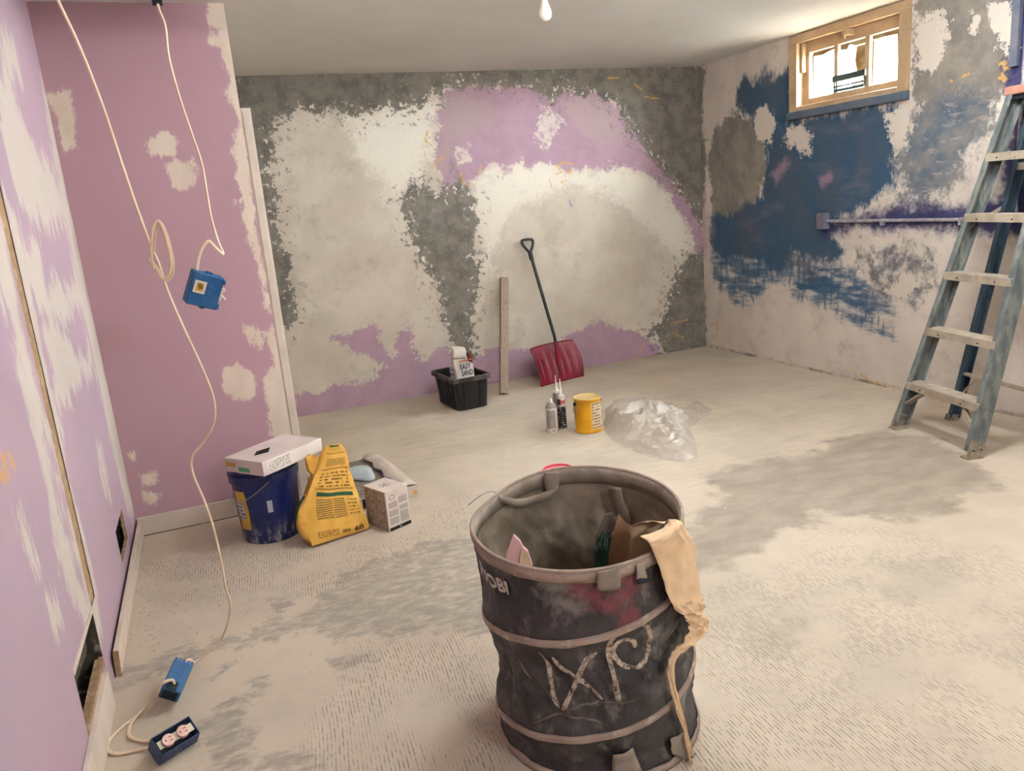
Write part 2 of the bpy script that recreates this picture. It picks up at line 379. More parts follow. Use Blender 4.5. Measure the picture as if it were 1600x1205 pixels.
# ---- left wall: lilac drywall with a stripped seam and two cut-outs
SEAM = (2.500, 2.585)
HOLES_L = [(SEAM[0], SEAM[1], .30, ZC+1), (2.112, 2.500, .135, .300), (3.235, 3.515, .135, .268)]
left_white = [on_left((-30, 255), (0, 300), (60, 640), (120, 900), (140, 950), (130, 960), (105, 900), (55, 680), (-5, 420), (-40, 330)),
    on_left((5, 300), (22, 300), (70, 560), (112, 760), (150, 930), (160, 990), (150, 990), (120, 860), (60, 580), (20, 420)),
    on_left((70, 120), (84, 190), (124, 400), (158, 560), (192, 700), (210, 800), (200, 800), (180, 720), (140, 540), (108, 380), (70, 180)),
    on_left((0, 120), (15, 130), (28, 180), (60, 230), (80, 260), (98, 320), (96, 350), (60, 350), (40, 330), (20, 290), (0, 200)),
    on_left((30, 370), (60, 380), (70, 450), (100, 440), (120, 430), (130, 470), (112, 510), (80, 500), (60, 480), (45, 450)),
    on_left((60, 510), (90, 505), (110, 540), (140, 560), (145, 590), (120, 600), (100, 650), (85, 620), (80, 570)),
    on_left((20, 780), (34, 770), (44, 830), (60, 890), (52, 890), (34, 850)), on_left((75, 950), (85, 945), (88, 975), (80, 972)), on_left((0, 40), (20, 60), (30, 120), (10, 110)), on_left((152, 700), (158, 700), (172, 780), (164, 780))]
left_yellow = [on_left(*l) for l in ([(4, 715), (12, 745)], [(14, 712), (22, 730)], [(0, 740), (8, 750)])]
M_left = paint('lilac_drywall', rgb(178, 152, 163), rgb(171, 150, 162), [
    dict(attr='white', col=rgb(200, 190, 178), amp=.16, scale=7, soft=.03, stretch=(1, 1.6, .45), op=.9),
    dict(attr='yellow', col=rgb(206, 158, 84), amp=.02, scale=40, soft=.01, op=.8),
], bscale=1.2, relief=.002, fine=.0006)
surface('wall_left', lines1(YF, 1.0, .2)[:-1]+lines1(1.0, YR, .0125, (2.112, SEAM[0], SEAM[1], 3.235, 3.515)), lines1(0, ZC, .0125, (.135, .268, .30)), lambda u, v: (XL, u, v),
        dict(white=('p', left_white), yellow=('s', left_yellow, .012)), M_left, holes=HOLES_L)
M_gyp = simple('raw_gypsum_edge', rgb(170, 140, 104), rgb(150, 120, 88), 30, .9, dirt=rgb(200, 188, 168), dscale=25, bump=.003)
M_cav = simple('dusty_wall_cavity', rgb(84, 78, 68), rgb(52, 47, 40), 9, .95, dirt=rgb(150, 144, 132), dscale=14, dlo=.55, dhi=.66, bump=.004)
M_white = simple('chalky_white_paint', rgb(212, 197, 182), rgb(198, 184, 168), 7, .8, bump=.001)
b = MB()
for (a, c, d, e) in ((2.05, 2.499, .08, .36), (3.2, 3.56, .09, .31)):   # stud bays behind the cut-outs
    b.box((XL-.10, a, d), (XL-.098, c, e)); b.box((XL-.10, a, d-.012), (XL-.001, c, d)); b.box((XL-.10, a, e), (XL-.001, c, e+.012))
    b.box((XL-.10, a-.012, d), (XL-.001, a, e)); b.box((XL-.10, c, d), (XL-.001, c+.012, e))
b.tube(spline([(XL-.06, 2.12, .16), (XL-.03, 2.25, .22), (XL-.02, 2.38, .235), (XL-.05, 2.48, .24)]), .008)
struct(b.build('wall_cavity', M_cav), 'dark stud bay behind the cut drywall')
b = MB()
b.box((XL-.03, SEAM[0]-.11, .365), (XL-.0035, SEAM[1]+.12, ZC)); b.box((XL-.03, SEAM[0]+.001, .1), (XL-.0035, SEAM[1]+.10, .366))
rows = []
for k in range(121):     # rough raised lips of torn paper on both sides of the seam
    z = .30+(ZC-.30)*k/120; w = mnoise.noise(Vector((0, 0, z*14)))*.006; w2 = mnoise.noise(Vector((5, 0, z*14)))*.006
    rows.append([(XL-.003, SEAM[0]-.002+w, z), (XL-.002, SEAM[0]+.01+w, z), (XL-.002, SEAM[1]-.01+w2, z), (XL-.003, SEAM[1]+.002+w2, z)])
b.grid(rows); struct(b.build('trim_3', M_gyp), 'stripped tan drywall seam')
b = MB(); b.box((XL-.16, YF-.1, -.05), (XL-.125, YB+.1, ZC)); struct(b.build('wall_left_outer', M_cav), 'masonry behind the lilac wall')
b = MB()
for (a, c, d, e) in HOLES_L[1:]:                                       # cut gypsum edges of the openings
    b.box((XL-.013, a-.001, d-.002), (XL-.0005, c+.001, d)); b.box((XL-.013, a-.001, e), (XL-.0005, c+.001, e+.002))
    b.box((XL-.013, a-.002, d), (XL-.0005, a, e)); b.box((XL-.013, c, d), (XL-.0005, c+.002, e))
b.box((XL-.022, 2.112, .105), (XL+.002, 2.49, .134))
struct(b.build('trim_4', M_gyp), 'cut gypsum edge around the openings')
b = MB(); b.bar((XL+.001, 2.105, .308), (XL+.001, 2.498, .300), .016, .005, (0, 0, 1))
struct(b.build('trim_5', M_white), 'narrow white plaster lip over the cut-out')

# ---- return wall: mauve drywall with filler patches
ret_fill = [on_ret((322, -10), (365, -10), (378, 160), (402, 390), (440, 560), (470, 700), (425, 690), (418, 650), (412, 590), (428, 570), (412, 520), (424, 500), (408, 440), (395, 400), (380, 330), (372, 270), (360, 235), (372, 190), (352, 145), (360, 120), (345, 80), (325, 65), (342, 50), (320, 30)),
    on_ret((78, 150), (112, 140), (118, 235), (98, 238)), on_ret((228, 222), (262, 204), (280, 220), (272, 242), (236, 246)), on_ret((258, 258), (300, 250), (306, 280), (290, 296), (266, 290)),
    on_ret((382, 510), (398, 508), (414, 535), (406, 550), (392, 536)), on_ret((350, 575), (370, 566), (400, 585), (402, 622), (370, 628), (350, 610)),
    on_ret((220, 742), (242, 738), (244, 752), (224, 756)), on_ret((226, 772), (250, 770), (250, 785), (230, 790)), on_ret((364, 312), (380, 310), (376, 320)), on_ret((200, 710), (210, 706), (212, 716), (204, 720))]
M_ret = paint('mauve_drywall', rgb(184, 148, 157), rgb(178, 143, 152), [
    dict(attr='fill', col=rgb(222, 207, 190), col2=rgb(212, 195, 178), amp=.045, scale=18, soft=.010, stretch=(1.2, 1, .6), thick=.4),
], bscale=1.0, relief=.0015, fine=.0006)
surface('wall_return', lines1(XL, XC, .0125), lines1(0, ZC, .0125), lambda u, v: (u, YR, v), dict(fill=('p', ret_fill)), M_ret)
b = MB(); b.add([(XC, YR, 0), (XC, YB, 0), (XC, YB, ZC), (XC, YR, ZC)], [(0, 1, 2, 3)])
struct(b.build('wall_side', M_white), 'plain side of the mauve wall')
b = MB(); b.box((XC, YR+.004, 0), (XC+.045, YR+.10, 1.915)); b.box((XC+.006, YR-.001, 0), (XC+.038, YR+.006, 1.905))
struct(b.build('trim_1', M_white, bevel=.002), 'cream door casing at the edge of the mauve wall')
b = MB(); b.add([(XL, YF, 0), (XR, YF, 0), (XR, YF, ZC), (XL, YF, ZC)], [(0, 1, 2, 3)])
struct(b.build('wall_front', simple('pale_plaster', rgb(190, 175, 165), rgb(180, 165, 155), 2, .9)))

# ---- ceiling
t = NT('ceiling_plaster'); co = t.coord()
sea = t.smooth(t.math('ABSOLUTE', t.math('SUBTRACT', t.math('FRACT', t.math('MULTIPLY', t.n('ShaderNodeSeparateXYZ').outputs[0], 1.0)), .5)), 0, .03)
cc = t.mix(t.smooth(t.noise(co, 1.2, 5, .55), .3, .7), rgb(233, 231, 227), rgb(224, 221, 216))
M_ceil = t.done(cc, .9, t.bump(t.noise(t.mapping(co, (1, .3, 1), (0, 0, .5)), 2.2, 4, .5), .5, .02), 0, .2)
b = MB(); b.add([(XL-.1, YF-.1, ZC), (XR, YF-.1, ZC), (XR, YB+.1, ZC), (XL-.1, YB+.1, ZC)], [(0, 3, 2, 1)])
struct(b.build('ceiling', M_ceil))
b = MB(); b.box((XL, 2.96, 2.232), (.78, 3.06, ZC)); struct(b.build('shading_header', M_ceil), 'unseen header put in to shade the top of the mauve wall')  # out of view, shaped to cast the dark band on the mauve wall

# ---- floor: dusty slab with trowel ridges, bare patches and a damp stain
fl_grey = [on_floor((440, 975), (500, 935), (540, 890), (600, 870), (680, 845), (760, 838), (800, 870), (800, 1000), (700, 985), (600, 1000), (560, 990), (520, 1005), (500, 980)),
    on_floor((150, 1052), (300, 1010), (470, 962), (482, 985), (330, 1025), (180, 1075)),
    on_floor((412, 935), (450, 940), (462, 965), (430, 955)), on_floor((510, 1030), (560, 1015), (575, 1030), (530, 1062)),
    on_floor((312, 1130), (370, 1090), (410, 1085), (400, 1120), (395, 1155), (330, 1165)), on_floor((300, 1160), (390, 1165), (500, 1175), (490, 1220), (330, 1220)), on_floor((330, 1055), (352, 1040), (350, 1060)), on_floor((395, 1065), (418, 1064), (410, 1080))]
fl_damp = [on_floor((1060, 905), (1080, 820), (1120, 780), (1100, 740), (1180, 722), (1260, 712), (1300, 690), (1390, 672), (1470, 690), (1560, 740), (1545, 762), (1500, 780), (1470, 800), (1400, 814), (1340, 805), (1290, 800), (1250, 825), (1200, 845), (1150, 870), (1115, 890))]
fl_pale = [on_floor((1340, 910), (1400, 880), (1500, 870), (1520, 900), (1460, 935), (1360, 945)), on_floor((1150, 1000), (1250, 960), (1240, 1020), (1180, 1030))]
fl_ridge = [on_floor((540, 1010), (640, 985), (790, 1000), (790, 1300), (520, 1300), (500, 1150)), on_floor((1090, 940), (1200, 860), (1320, 820), (1560, 850), (1700, 950), (1700, 1300), (1060, 1300)),
    on_floor((220, 880), (300, 850), (560, 850), (760, 800), (740, 850), (600, 880), (450, 960), (300, 930)), on_floor((640, 800), (730, 770), (740, 820), (660, 850))]
fl_rub = [on_floor((480, 670), (900, 600), (1300, 590), (1480, 660), (1300, 700), (1100, 800), (1060, 740), (800, 700), (640, 740))]
M_fl = NT('dusty_concrete'); t = M_fl; co = t.coord(); sx = t.n('ShaderNodeSeparateXYZ'); t.put(sx.inputs[0], co)
col = t.mix(t.smooth(t.noise(co, 2.2, 7, .62), .3, .7), rgb(196, 181, 161), rgb(178, 165, 148))
def fmask(attr, amp, scale, soft, stretch=(1, 1, 1)):
    v = t.mapping(co, stretch); n = t.noise(v, scale, 8, .66)
    return t.smooth(t.math('MULTIPLY_ADD', t.math('SUBTRACT', n, .5), amp, t.attr(attr)), -soft, soft)
streak = t.noise(t.mapping(co, (.5, 3.0, 1), (0, 0, .5)), 9, 7, .68)
col = t.mix(t.math('MULTIPLY', t.math('MULTIPLY', fmask('rub', .5, 3, .15), t.smooth(streak, .46, .66)), .32), col, rgb(150, 142, 128))
col = t.mix(t.math('MULTIPLY', fmask('damp', .40, 5, .05), .95), col, t.mix(t.smooth(t.noise(t.mapping(co, (1, 2, 1), (0, 0, .4)), 5, 6, .6), .3, .7), rgb(139, 127, 114), rgb(160, 147, 131)))
col = t.mix(t.math('MULTIPLY', fmask('pale', .30, 8, .03), .5), col, rgb(166, 154, 139))
gm = t.math('MULTIPLY', fmask('grey', .30, 9, .02), t.smooth(t.noise(t.mapping(co, (1, 2.2, 1), (0, 0, .35)), 13, 9, .72), .34, .58))
col = t.mix(t.math('MULTIPLY', gm, .85), col, t.mix(t.noise(co, 14, 6), rgb(128, 122, 112), rgb(164, 155, 142)))
speck = t.smooth(t.noise(co, 60, 6, .7), .66, .72)
col = t.mix(t.math('MULTIPLY', speck, .5), col, rgb(136, 122, 106))
# notched-trowel ridges run in depth
warp = t.math('MULTIPLY', t.noise(co, 1.1, 2, .5), .10)
xx = t.math('ADD', sx.outputs[0], t.math('ADD', warp, t.math('MULTIPLY', sx.outputs[1], -.09)))
wave = t.math('SINE', t.math('MULTIPLY', xx, 2*math.pi/.0108))
brk = t.smooth(t.noise(t.mapping(co, (105, 30, 1)), 1.0, 4, .6), .44, .58)
big = t.smooth(t.noise(co, 4.0, 4, .6), .36, .56)
groove = t.math('MULTIPLY', t.math('MULTIPLY', t.smooth(wave, .35, .85), brk), t.math('MULTIPLY', fmask('ridge', .35, 4, .08), big))
col = t.mix(t.math('MULTIPLY', groove, .66), col, rgb(112, 100, 88))
hh = t.math('SUBTRACT', t.math('MULTIPLY', t.noise(co, 20, 8, .65), .8), t.math('MULTIPLY', groove, .9))
M_fl = t.done(col, t.mix(fmask('damp', .22, 6, .02), (.9, .9, .9, 1), (.62, .62, .62, 1)), t.bump(hh, .55, .006), 0, .25)
surface('floor', lines1(XL-.1, XR, .022), lines1(YF, YB, .022), lambda u, v: (u, v, 0), dict(grey=('p', fl_grey), damp=('p', fl_damp), pale=('p', fl_pale), ridge=('p', fl_ridge), rub=('p', fl_rub)), M_fl)

# ---- baseboards
b = MB(); M = Matrix.Translation((XL, 0, 0)) @ Matrix.Rotation(.06, 4, 'Y')
b.box((.006, 2.60, .002), (.022, YR-.014, .092), M)
o = struct(b.build('baseboard_left', M_white, bevel=.002), 'cream baseboard pulling away from the lilac wall')
b = MB(); b.box((.0055, 2.597, .002), (.0225, 2.5995, .092), M); b.build('cut_end', M_gyp, o)
b = MB(); b.box((XL+.001, YF, 0), (XL+.018, 2.43, .118)); struct(b.build('baseboard_near', M_white, bevel=.002), 'cream baseboard under the large cut-out')
b = MB(); b.box((XL+.001, YR-.016, .0), (XC-.002, YR-.001, .092)); struct(b.build('baseboard_return', M_white, bevel=.002), 'cream baseboard along the mauve wall')
b = MB()                                                            # thin dark strip where baseboard meets floor
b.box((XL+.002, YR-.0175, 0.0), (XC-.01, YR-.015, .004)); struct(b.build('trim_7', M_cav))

# ---- window
M_tan = simple('tan_window_paint', rgb(178, 152, 120), rgb(164, 138, 106), 8, .55, bump=.001)
M_sill = simple('slate_blue_sill', rgb(92, 102, 112), rgb(76, 90, 106), 10, .6, dirt=rgb(150, 140, 128), dscale=9, dlo=.6)
win = bpy.data.objects.new('window_1', None); COL.objects.link(win); win.location = (XR, 4.095, 1.80); MW['window_1'] = Matrix.Translation(win.location)
struct(win, 'small tan basement window of three panes under the ceiling')
OY0, OY1, OZ0, OZ1 = 3.598, 4.596, 1.845, ZC-.004
def yz(bx, x0, x1, y0, y1, z0, z1): bx.box((x0, y0, z0), (x1, y1, z1))
for nm, (y0, y1, z0, z1) in (('casing', (OY0, OY1, WZ1-.006, OZ1)), ('casing', (OY0, WY0+.006, OZ0, WZ1-.006)), ('casing', (WY1-.006, OY1, OZ0, WZ1-.006)), ('casing', (WY0+.006, WY1-.006, OZ0, WZ0+.006))):
    b = MB(); yz(b, XR-.022, XR+.012, y0, y1, z0, z1); b.build(nm, M_tan, win, bevel=.003)
b = MB(); yz(b, XR-.045, XR+.01, OY0-.004, OY1+.004, 1.795, 1.845); b.build('sill', M_sill, win, bevel=.004)
b = MB()
for (y0, y1, z0, z1) in ((WY0-.03, WY0, WZ0-.03, WZ1+.03), (WY1, WY1+.03, WZ0-.03, WZ1+.03), (WY0, WY1, WZ0-.03, WZ0), (WY0, WY1, WZ1, WZ1+.03)): yz(b, XR+.001, XR+.24, y0, y1, z0, z1)
b.build('jamb', M_tan, win)
SX0, SX1 = XR+.045, XR+.085
PY = [(3.715, 3.952), (3.988, 4.215), (4.251, 4.470)]; PZ = (1.925, 2.225)
b = MB()
yz(b, SX0, SX1, WY0+.0005, PY[0][0], WZ0+.0005, WZ1-.0005); yz(b, SX0, SX1, PY[2][1], WY1-.0005, WZ0+.0005, WZ1-.0005)
yz(b, SX0, SX1, PY[0][0], PY[2][1], WZ0+.0005, PZ[0]); yz(b, SX0, SX1, PY[0][0], PY[2][1], PZ[1], WZ1-.0005)
sash = b.build('sash', M_tan, win, bevel=.002)
for i in (0, 1):
    b = MB(); yz(b, SX0+.004, SX1-.004, PY[i][1], PY[i+1][0], *PZ); b.build('muntin', M_tan, sash, bevel=.002)
g = NT('window_glass'); tr = g.n('ShaderNodeBsdfTransparent'); gl = g.n('ShaderNodeBsdfGlossy'); gl.inputs['Roughness'].default_value = .03
fr = g.n('ShaderNodeMath', operation='ADD'); fr.inputs[0].default_value = .04; fr.inputs[1].default_value = .03; mx = g.n('ShaderNodeMixShader'); tr.inputs[0].default_value = (.95, .97, .96, 1)
g.t.links.new(fr.outputs[0], mx.inputs[0]); g.t.links.new(tr.outputs[0], mx.inputs[1]); g.t.links.new(gl.outputs[0], mx.inputs[2]); g.t.links.new(mx.outputs[0], g.out.inputs[0])
M_glass = g.m
for y0, y1 in PY:
    b = MB(); yz(b, SX0+.018, SX0+.022, y0, y1, *PZ); b.build('pane', M_glass, sash)
M_bar = simple('dark_green_bar', rgb(50, 64, 64), rgb(70, 80, 76), 40, .5)
for (y0, y1, z0, z1) in ((3.965, 4.240, 1.992, 2.030), (3.975, 4.235, 1.955, 1.966), (3.985, 4.222, 1.928, 1.945)):
    b = MB(); yz(b, SX0-.016, SX0-.004, y0, y1, z0, z1); b.build('security_bar', M_bar, sash, bevel=.001)
for yy in (3.972, 4.226):
    b = MB(); yz(b, SX0-.008, SX0+.006, yy, yy+.012, 1.93, 2.03); b.build('bar_bracket', M_bar, sash)
fm = NT('brown_stand_in_film'); tl_ = fm.n('ShaderNodeBsdfTranslucent'); v_ = fm.noise(fm.coord(), 14, 4)  # dark film added on the panes, standing in for brown timber outside
fm.put(tl_.inputs[0], fm.mix(fm.smooth(v_, .35, .65), (.0020, .0009, .0003, 1), (.0036, .0023, .0010, 1))); fm.t.links.new(tl_.outputs[0], fm.out.inputs[0])
for poly in (((4.262, 2.222), (4.462, 2.222), (4.462, 2.196), (4.37, 2.190), (4.262, 2.205)), ((4.448, 2.20), (4.466, 2.20), (4.462, 1.97), (4.45, 2.05)),
             ((3.992, 2.222), (4.212, 2.222), (4.212, 2.186), (4.15, 2.180), (4.13, 2.206), (4.08, 2.19), (3.992, 2.19)), ((3.992, 2.188), (4.075, 2.186), (4.085, 2.10), (4.07, 2.035), (3.992, 2.035)),
             ((3.72, 2.222), (3.948, 2.222), (3.948, 2.196), (3.76, 2.192), (3.752, 2.05), (3.738, 2.05), (3.742, 2.192), (3.72, 2.18)), ((3.930, 2.194), (3.948, 2.194), (3.948, 1.94), (3.936, 1.94))):
    b = MB(); b.add([(SX0+.0228, y, z) for y, z in poly], [tuple(range(len(poly)))]); b.build('stand_in_film', fm.m, sash)
M_latch = simple('painted_latch', rgb(170, 146, 114), None, rough=.4)
b = MB(); yz(b, XR-.03, XR+.05, 4.07, 4.10, WZ1-.045, WZ1-.004); yz(b, XR-.032, XR-.022, 4.075, 4.16, WZ1-.014, WZ1-.003); yz(b, XR-.03, XR-.02, 4.08, 4.092, WZ1-.065, WZ1-.04); b.build('latch', M_latch, win, bevel=.003)
b = MB(); yz(b, XR+.01, XR+.045, WY1-.03, WY1-.012, 2.10, WZ1-.01); b.build('hinge_arm', M_latch, win, bevel=.002)
b = MB(); yz(b, XR-.012, XR+.045, WY0, WY1, WZ0-.001, WZ0+.004); b.build('stop_bead', M_white, win)

# ---- outside the window: pale gravel, timber and rails of a deck
M_gravel = simple('sunlit_gravel', rgb(232, 229, 222), rgb(206, 202, 194), 30, .95, bump=.01)
M_timber = simple('stained_timber', rgb(198, 138, 78), rgb(170, 108, 58), 14, .7, stretch=(1, 1, .2))
M_rail = simple('dark_metal_rail', rgb(44, 56, 58), rgb(60, 66, 62), 20, .5)
b = MB(); b.box((XR+.24, -4, 1.60), (XR+9, 14, 1.70)); struct(b.build('outside_ground', M_gravel), 'pale sunlit ground outside the window')
b = MB(); b.box((XR+.002, -1, -.1), (XR+.24, WY0-.03, ZC+.3)); b.box((XR+.002, WY1+.03, -.1), (XR+.24, YB+.2, ZC+.3)); b.box((XR+.002, WY0-.03, -.1), (XR+.24, WY1+.03, WZ0-.03)); b.box((XR+.002, WY0-.03, WZ1+.03), (XR+.24, WY1+.03, ZC+.3))
struct(b.build('wall_outer', M_cav), 'masonry behind the window wall')
def deck_post(x, y, w, z1):
    b = MB(); b.box((x-w/2, y-w/2, 1.70), (x+w/2, y+w/2, z1))
    b.box((x-w/2-.012, y-w/2-.012, 1.70), (x+w/2+.012, y+w/2+.012, 1.72)); return b
for px_, x_, w_, ls in ((1352, 5.2, .14, 'brown deck post standing behind the middle window pane'), (1268, 5.3, .05, 'thin brown deck post seen through the pane by the hinge arm'), (1398, 5.3, .06, 'thin brown deck post seen through the pane farthest from the back wall')):
    h = hit(px_, 100, 0, x_); tag(struct(deck_post(x_, h.y, w_, 2.75).build('deck_post', M_timber, bevel=.004)), ls, 'post')
h0, h1 = hit(1230, 92, 0, 5.2), hit(1440, 30, 0, 5.2)
b = MB(); b.box((5.16, h1.y-1, 2.545), (5.24, h0.y+1.2, 2.66)); b.box((5.15, h1.y-1, 2.66), (5.28, h0.y+1.2, 2.70))
tag(struct(b.build('deck_beam', M_timber, bevel=.004)), 'brown timber beam crossing above the yard outside', 'beam')
h0, h1 = hit(1302, 124, 0, 4.75), hit(1353, 113, 0, 4.75)
b = MB(); b.box((4.73, h1.y, h0.z-.05), (4.77, h0.y, h0.z+.02)); b.box((4.73, h1.y+.01, h0.z-.12), (4.77, h0.y-.01, h0.z-.095))
for yy in (h1.y+.01, h0.y-.03): b.box((4.735, yy, 1.70), (4.765, yy+.02, h0.z))
tag(struct(b.build('garden_bench_rail', M_rail, bevel=.004)), 'dark low rail outside behind the middle pane', 'rail')

# ================================================================== fixtures of the room, with added fill globes
M_bulb_off = simple('frosted_bulb_glass', rgb(226, 214, 204), None, rough=.18, spec=.6)
M_socket = simple('porcelain_socket', rgb(190, 172, 152), rgb(176, 158, 140), 30, .5)
def bulb_fixture(x, y, label, lit):
    t_ = thing('ceiling_bulb', label, 'light bulb', (x, y, ZC))
    b = MB(); b.lathe([(.05, ZC), (.05, ZC-.012), (.042, ZC-.022), (.030, ZC-.03), (.026, ZC-.058), (.022, ZC-.062), (.0, ZC-.062)], (x, y, 0), 28); b.build('lamp_holder', M_socket, t_, True)
    b = MB(); b.lathe([(.014, ZC-.06), (.0145, ZC-.078), (.017, ZC-.088), (.025, ZC-.108), (.030, ZC-.126), (.029, ZC-.142), (.022, ZC-.155), (.010, ZC-.162), (.0005, ZC-.163)], (x, y, 0), 28)
    if lit:
        e = NT('lit_bulb_glass'); em = e.n('ShaderNodeEmission'); em.inputs[0].default_value = LAMP_COL; em.inputs[1].default_value = BULB_STRENGTH; e.t.links.new(em.outputs[0], e.out.inputs[0]); m = e.m
    else: m = M_bulb_off
    b.build('bulb', m, t_, True)
LAMP_COL = (.94, .97, 1, 1)
bulb_fixture(1.655, 3.47, 'unlit frosted bulb in a bare ceiling socket near the back wall', False)
bulb_fixture(1.83, .64, 'lit frosted bulb in a bare ceiling socket over the middle of the room', True)
def fill_globe(x, y, label, power):
    """glowing globe out of view, added to brighten the room"""
    t_ = thing('added_fill_globe', label, 'fill light', (x, y, ZC)); zc0 = ZC-.148; R_ = .10
    b = MB(); b.lathe([(.075, ZC-.0005), (.075, ZC-.015), (.062, ZC-.032), (.055, ZC-.052), (.0, ZC-.052)], (x, y, 0), 32); b.build('base', M_socket, t_, True)
    e = NT('fill_globe_glow'); em = e.n('ShaderNodeEmission'); em.inputs[0].default_value = (.91, .96, 1, 1); em.inputs[1].default_value = power; e.t.links.new(em.outputs[0], e.out.inputs[0])
    b = MB(); b.lathe([(max(.0005, R_*math.sin(a_)), zc0+R_*math.cos(a_)) for a_ in [.5+(math.pi-.5)*k/14 for k in range(15)]], (x, y, 0), 28); b.build('globe', e.m, t_, True)
fill_globe(1.6, -1.3, 'added fill globe at the end away from the back wall', FILL_REAR)
fill_globe(1.40, 2.35, 'added fill globe over the middle of the floor', FILL_MID)
fill_globe(3.0, 2.35, 'added fill globe beside the step ladder', FILL_LADDER)

# ---- conduit on the blue wall
M_emt = simple('paint_flecked_conduit', rgb(176, 170, 170), rgb(140, 136, 146), 30, .45, metal=.2, dirt=rgb(80, 80, 124), dscale=12, dlo=.62)
M_boxp = simple('painted_steel_box', rgb(112, 116, 130), rgb(94, 102, 122), 30, .5, dirt=rgb(170, 142, 124), dscale=30, dlo=.6)
t_ = thing('electrical_conduit', 'thin painted conduit with an outlet box running along the blue wall', 'conduit', (XR, 4.25, 1.0))
zc_ = 1.088
b = MB(); b.tube([(XR-.022, 4.225, zc_), (XR-.022, 2.0, zc_)], .0105, 12); run = b.build('pipe', M_emt, t_, True)
for yy in (3.75, 3.2, 2.6):
    b = MB(); b.box((XR-.036, yy-.006, zc_-.03), (XR-.0005, yy+.006, zc_+.013)); b.build('strap', M_emt, run)
b = MB(); b.tube([(XR-.022, 2.885, zc_+.05), (XR-.022, 2.885, ZC-.001)], .0105, 12); b.tube([(XR-.022, 2.885, zc_+.03), (XR-.022, 2.885, zc_+.065)], .016, 12); b.tube([(XR-.022, 2.93, zc_+.02), (XR-.022, 2.84, zc_+.02)], .014, 12); b.build('pipe', M_emt, t_, True)
b = MB(); b.box((XR-.055, 4.215, 1.035), (XR-.0005, 4.285, 1.145)); bx = b.build('outlet_box', M_boxp, t_, bevel=.004)
b = MB(); b.box((XR-.060, 4.222, 1.042), (XR-.055, 4.278, 1.138)); b.box((XR-.064, 4.238, 1.10), (XR-.06, 4.262, 1.128)); b.build('cover', simple('worn_cover_plate', rgb(120, 108, 108), rgb(92, 92, 108), 60, .5), bx, bevel=.001)
b = MB(); b.box((XR-.03, 2.925, 1.86), (XR-.0005, 2.965, ZC)); struct(b.build('trim_2', simple('slate_grey_batten', rgb(110, 112, 120), rgb(92, 98, 112), 12, .6), bevel=.003), 'grey vertical batten beside the deep blue paint')

# ---- cables and junction boxes
M_cable = simple('cream_cable_jacket', rgb(226, 204, 176), rgb(212, 188, 158), 12, .45, spec=.4)
M_jb = simple('blue_plastic_box', rgb(30, 82, 130), rgb(44, 92, 136), 22, .5, dirt=rgb(120, 134, 150), dscale=30, dlo=.6, dhi=.75)
M_jbd = simple('dusty_blue_box', rgb(66, 82, 116), rgb(52, 68, 100), 26, .6, dirt=rgb(140, 138, 140), dscale=26, dlo=.54, dhi=.7)
M_jin = simple('dark_box_inside', rgb(22, 28, 38), rgb(36, 40, 46), 30, .7)
def cab(pts, n=8): return spline([hit(x, y, 1, Y) for x, y, Y in pts], n)
# cable with a coil, hanging from the ceiling down to the floor boxes
main = [(58, -70, 2.02), (90, 0, 2.04), (125, 75, 2.07), (160, 165, 2.10), (190, 255, 2.13), (212, 320, 2.16), (235, 382, 2.18), (248, 412, 2.19), (262, 455, 2.21), (288, 515, 2.24), (318, 580, 2.27), (334, 625, 2.30), (334, 660, 2.33), (318, 690, 2.36), (300, 715, 2.38), (302, 742, 2.40), (320, 785, 2.42), (335, 830, 2.44), (346, 880, 2.46), (352, 915, 2.47), (360, 945, 2.48), (356, 975, 2.50), (344, 1003, 2.53)]
pts = cab(main)+[flr(332, 1014, .008), flr(312, 1030, .02), flr(302, 1036, .045)]
t_ = thing('hanging_cable', 'cream cable with a small coil hanging down to an empty bright blue box', 'cable', (pts[0].x, pts[0].y, 0))
hang_ = t_
b = MB(); b.tube(spline(pts[::2]+[pts[-1]], 3), .0052, 10, flat=.7); cb = b.build('cable', M_cable, t_, True)
coil = [(240, 420, 2.17), (236, 390, 2.16), (240, 355, 2.15), (248, 346, 2.15), (258, 370, 2.16), (266, 405, 2.17), (265, 425, 2.18), (256, 436, 2.185), (244, 418, 2.19), (232, 405, 2.19)]
b = MB(); b.tube(cab(coil), .0052, 8, flat=.7); b.tube(cab([(x+4, y+3, Y+.012) for x, y, Y in coil[1:8]]), .0045, 8, flat=.7); b.build('coil', M_cable, t_, True)
# second cable with the switch box
sw = [(240, -60, 2.86), (246, 5, 2.86), (258, 40, 2.86), (264, 90, 2.86), (280, 150, 2.86), (300, 210, 2.86), (315, 255, 2.86), (323, 300, 2.85), (330, 340, 2.84), (340, 375, 2.83), (349, 397, 2.82), (338, 388, 2.81), (326, 377, 2.80), (316, 388, 2.80), (310, 405, 2.80), (307, 428, 2.80)]
P = cab(sw); c0 = hit(318, 452, 1, 2.80)
t_ = thing('hanging_switch_box', 'blue switch box dangling on a cream cable before the mauve wall', 'switch box', (c0.x, c0.y, 0))
b = MB(); b.tube(P, .0052, 8, flat=.75); b.build('cable', M_cable, t_, True)
top = hit(246, 3, 1, 2.86)
b = MB(); b.box((top.x-.016, top.y-.02, top.z-.006), (top.x+.014, top.y+.02, top.z+.05)); b.tube([(top.x-.02, top.y, top.z+.02), (top.x+.02, top.y, top.z+.06)], .005, 6); b.tube([(top.x, top.y, top.z+.05), (top.x, top.y, ZC)], .0052, 8); b.build('clamp', M_jin, t_)
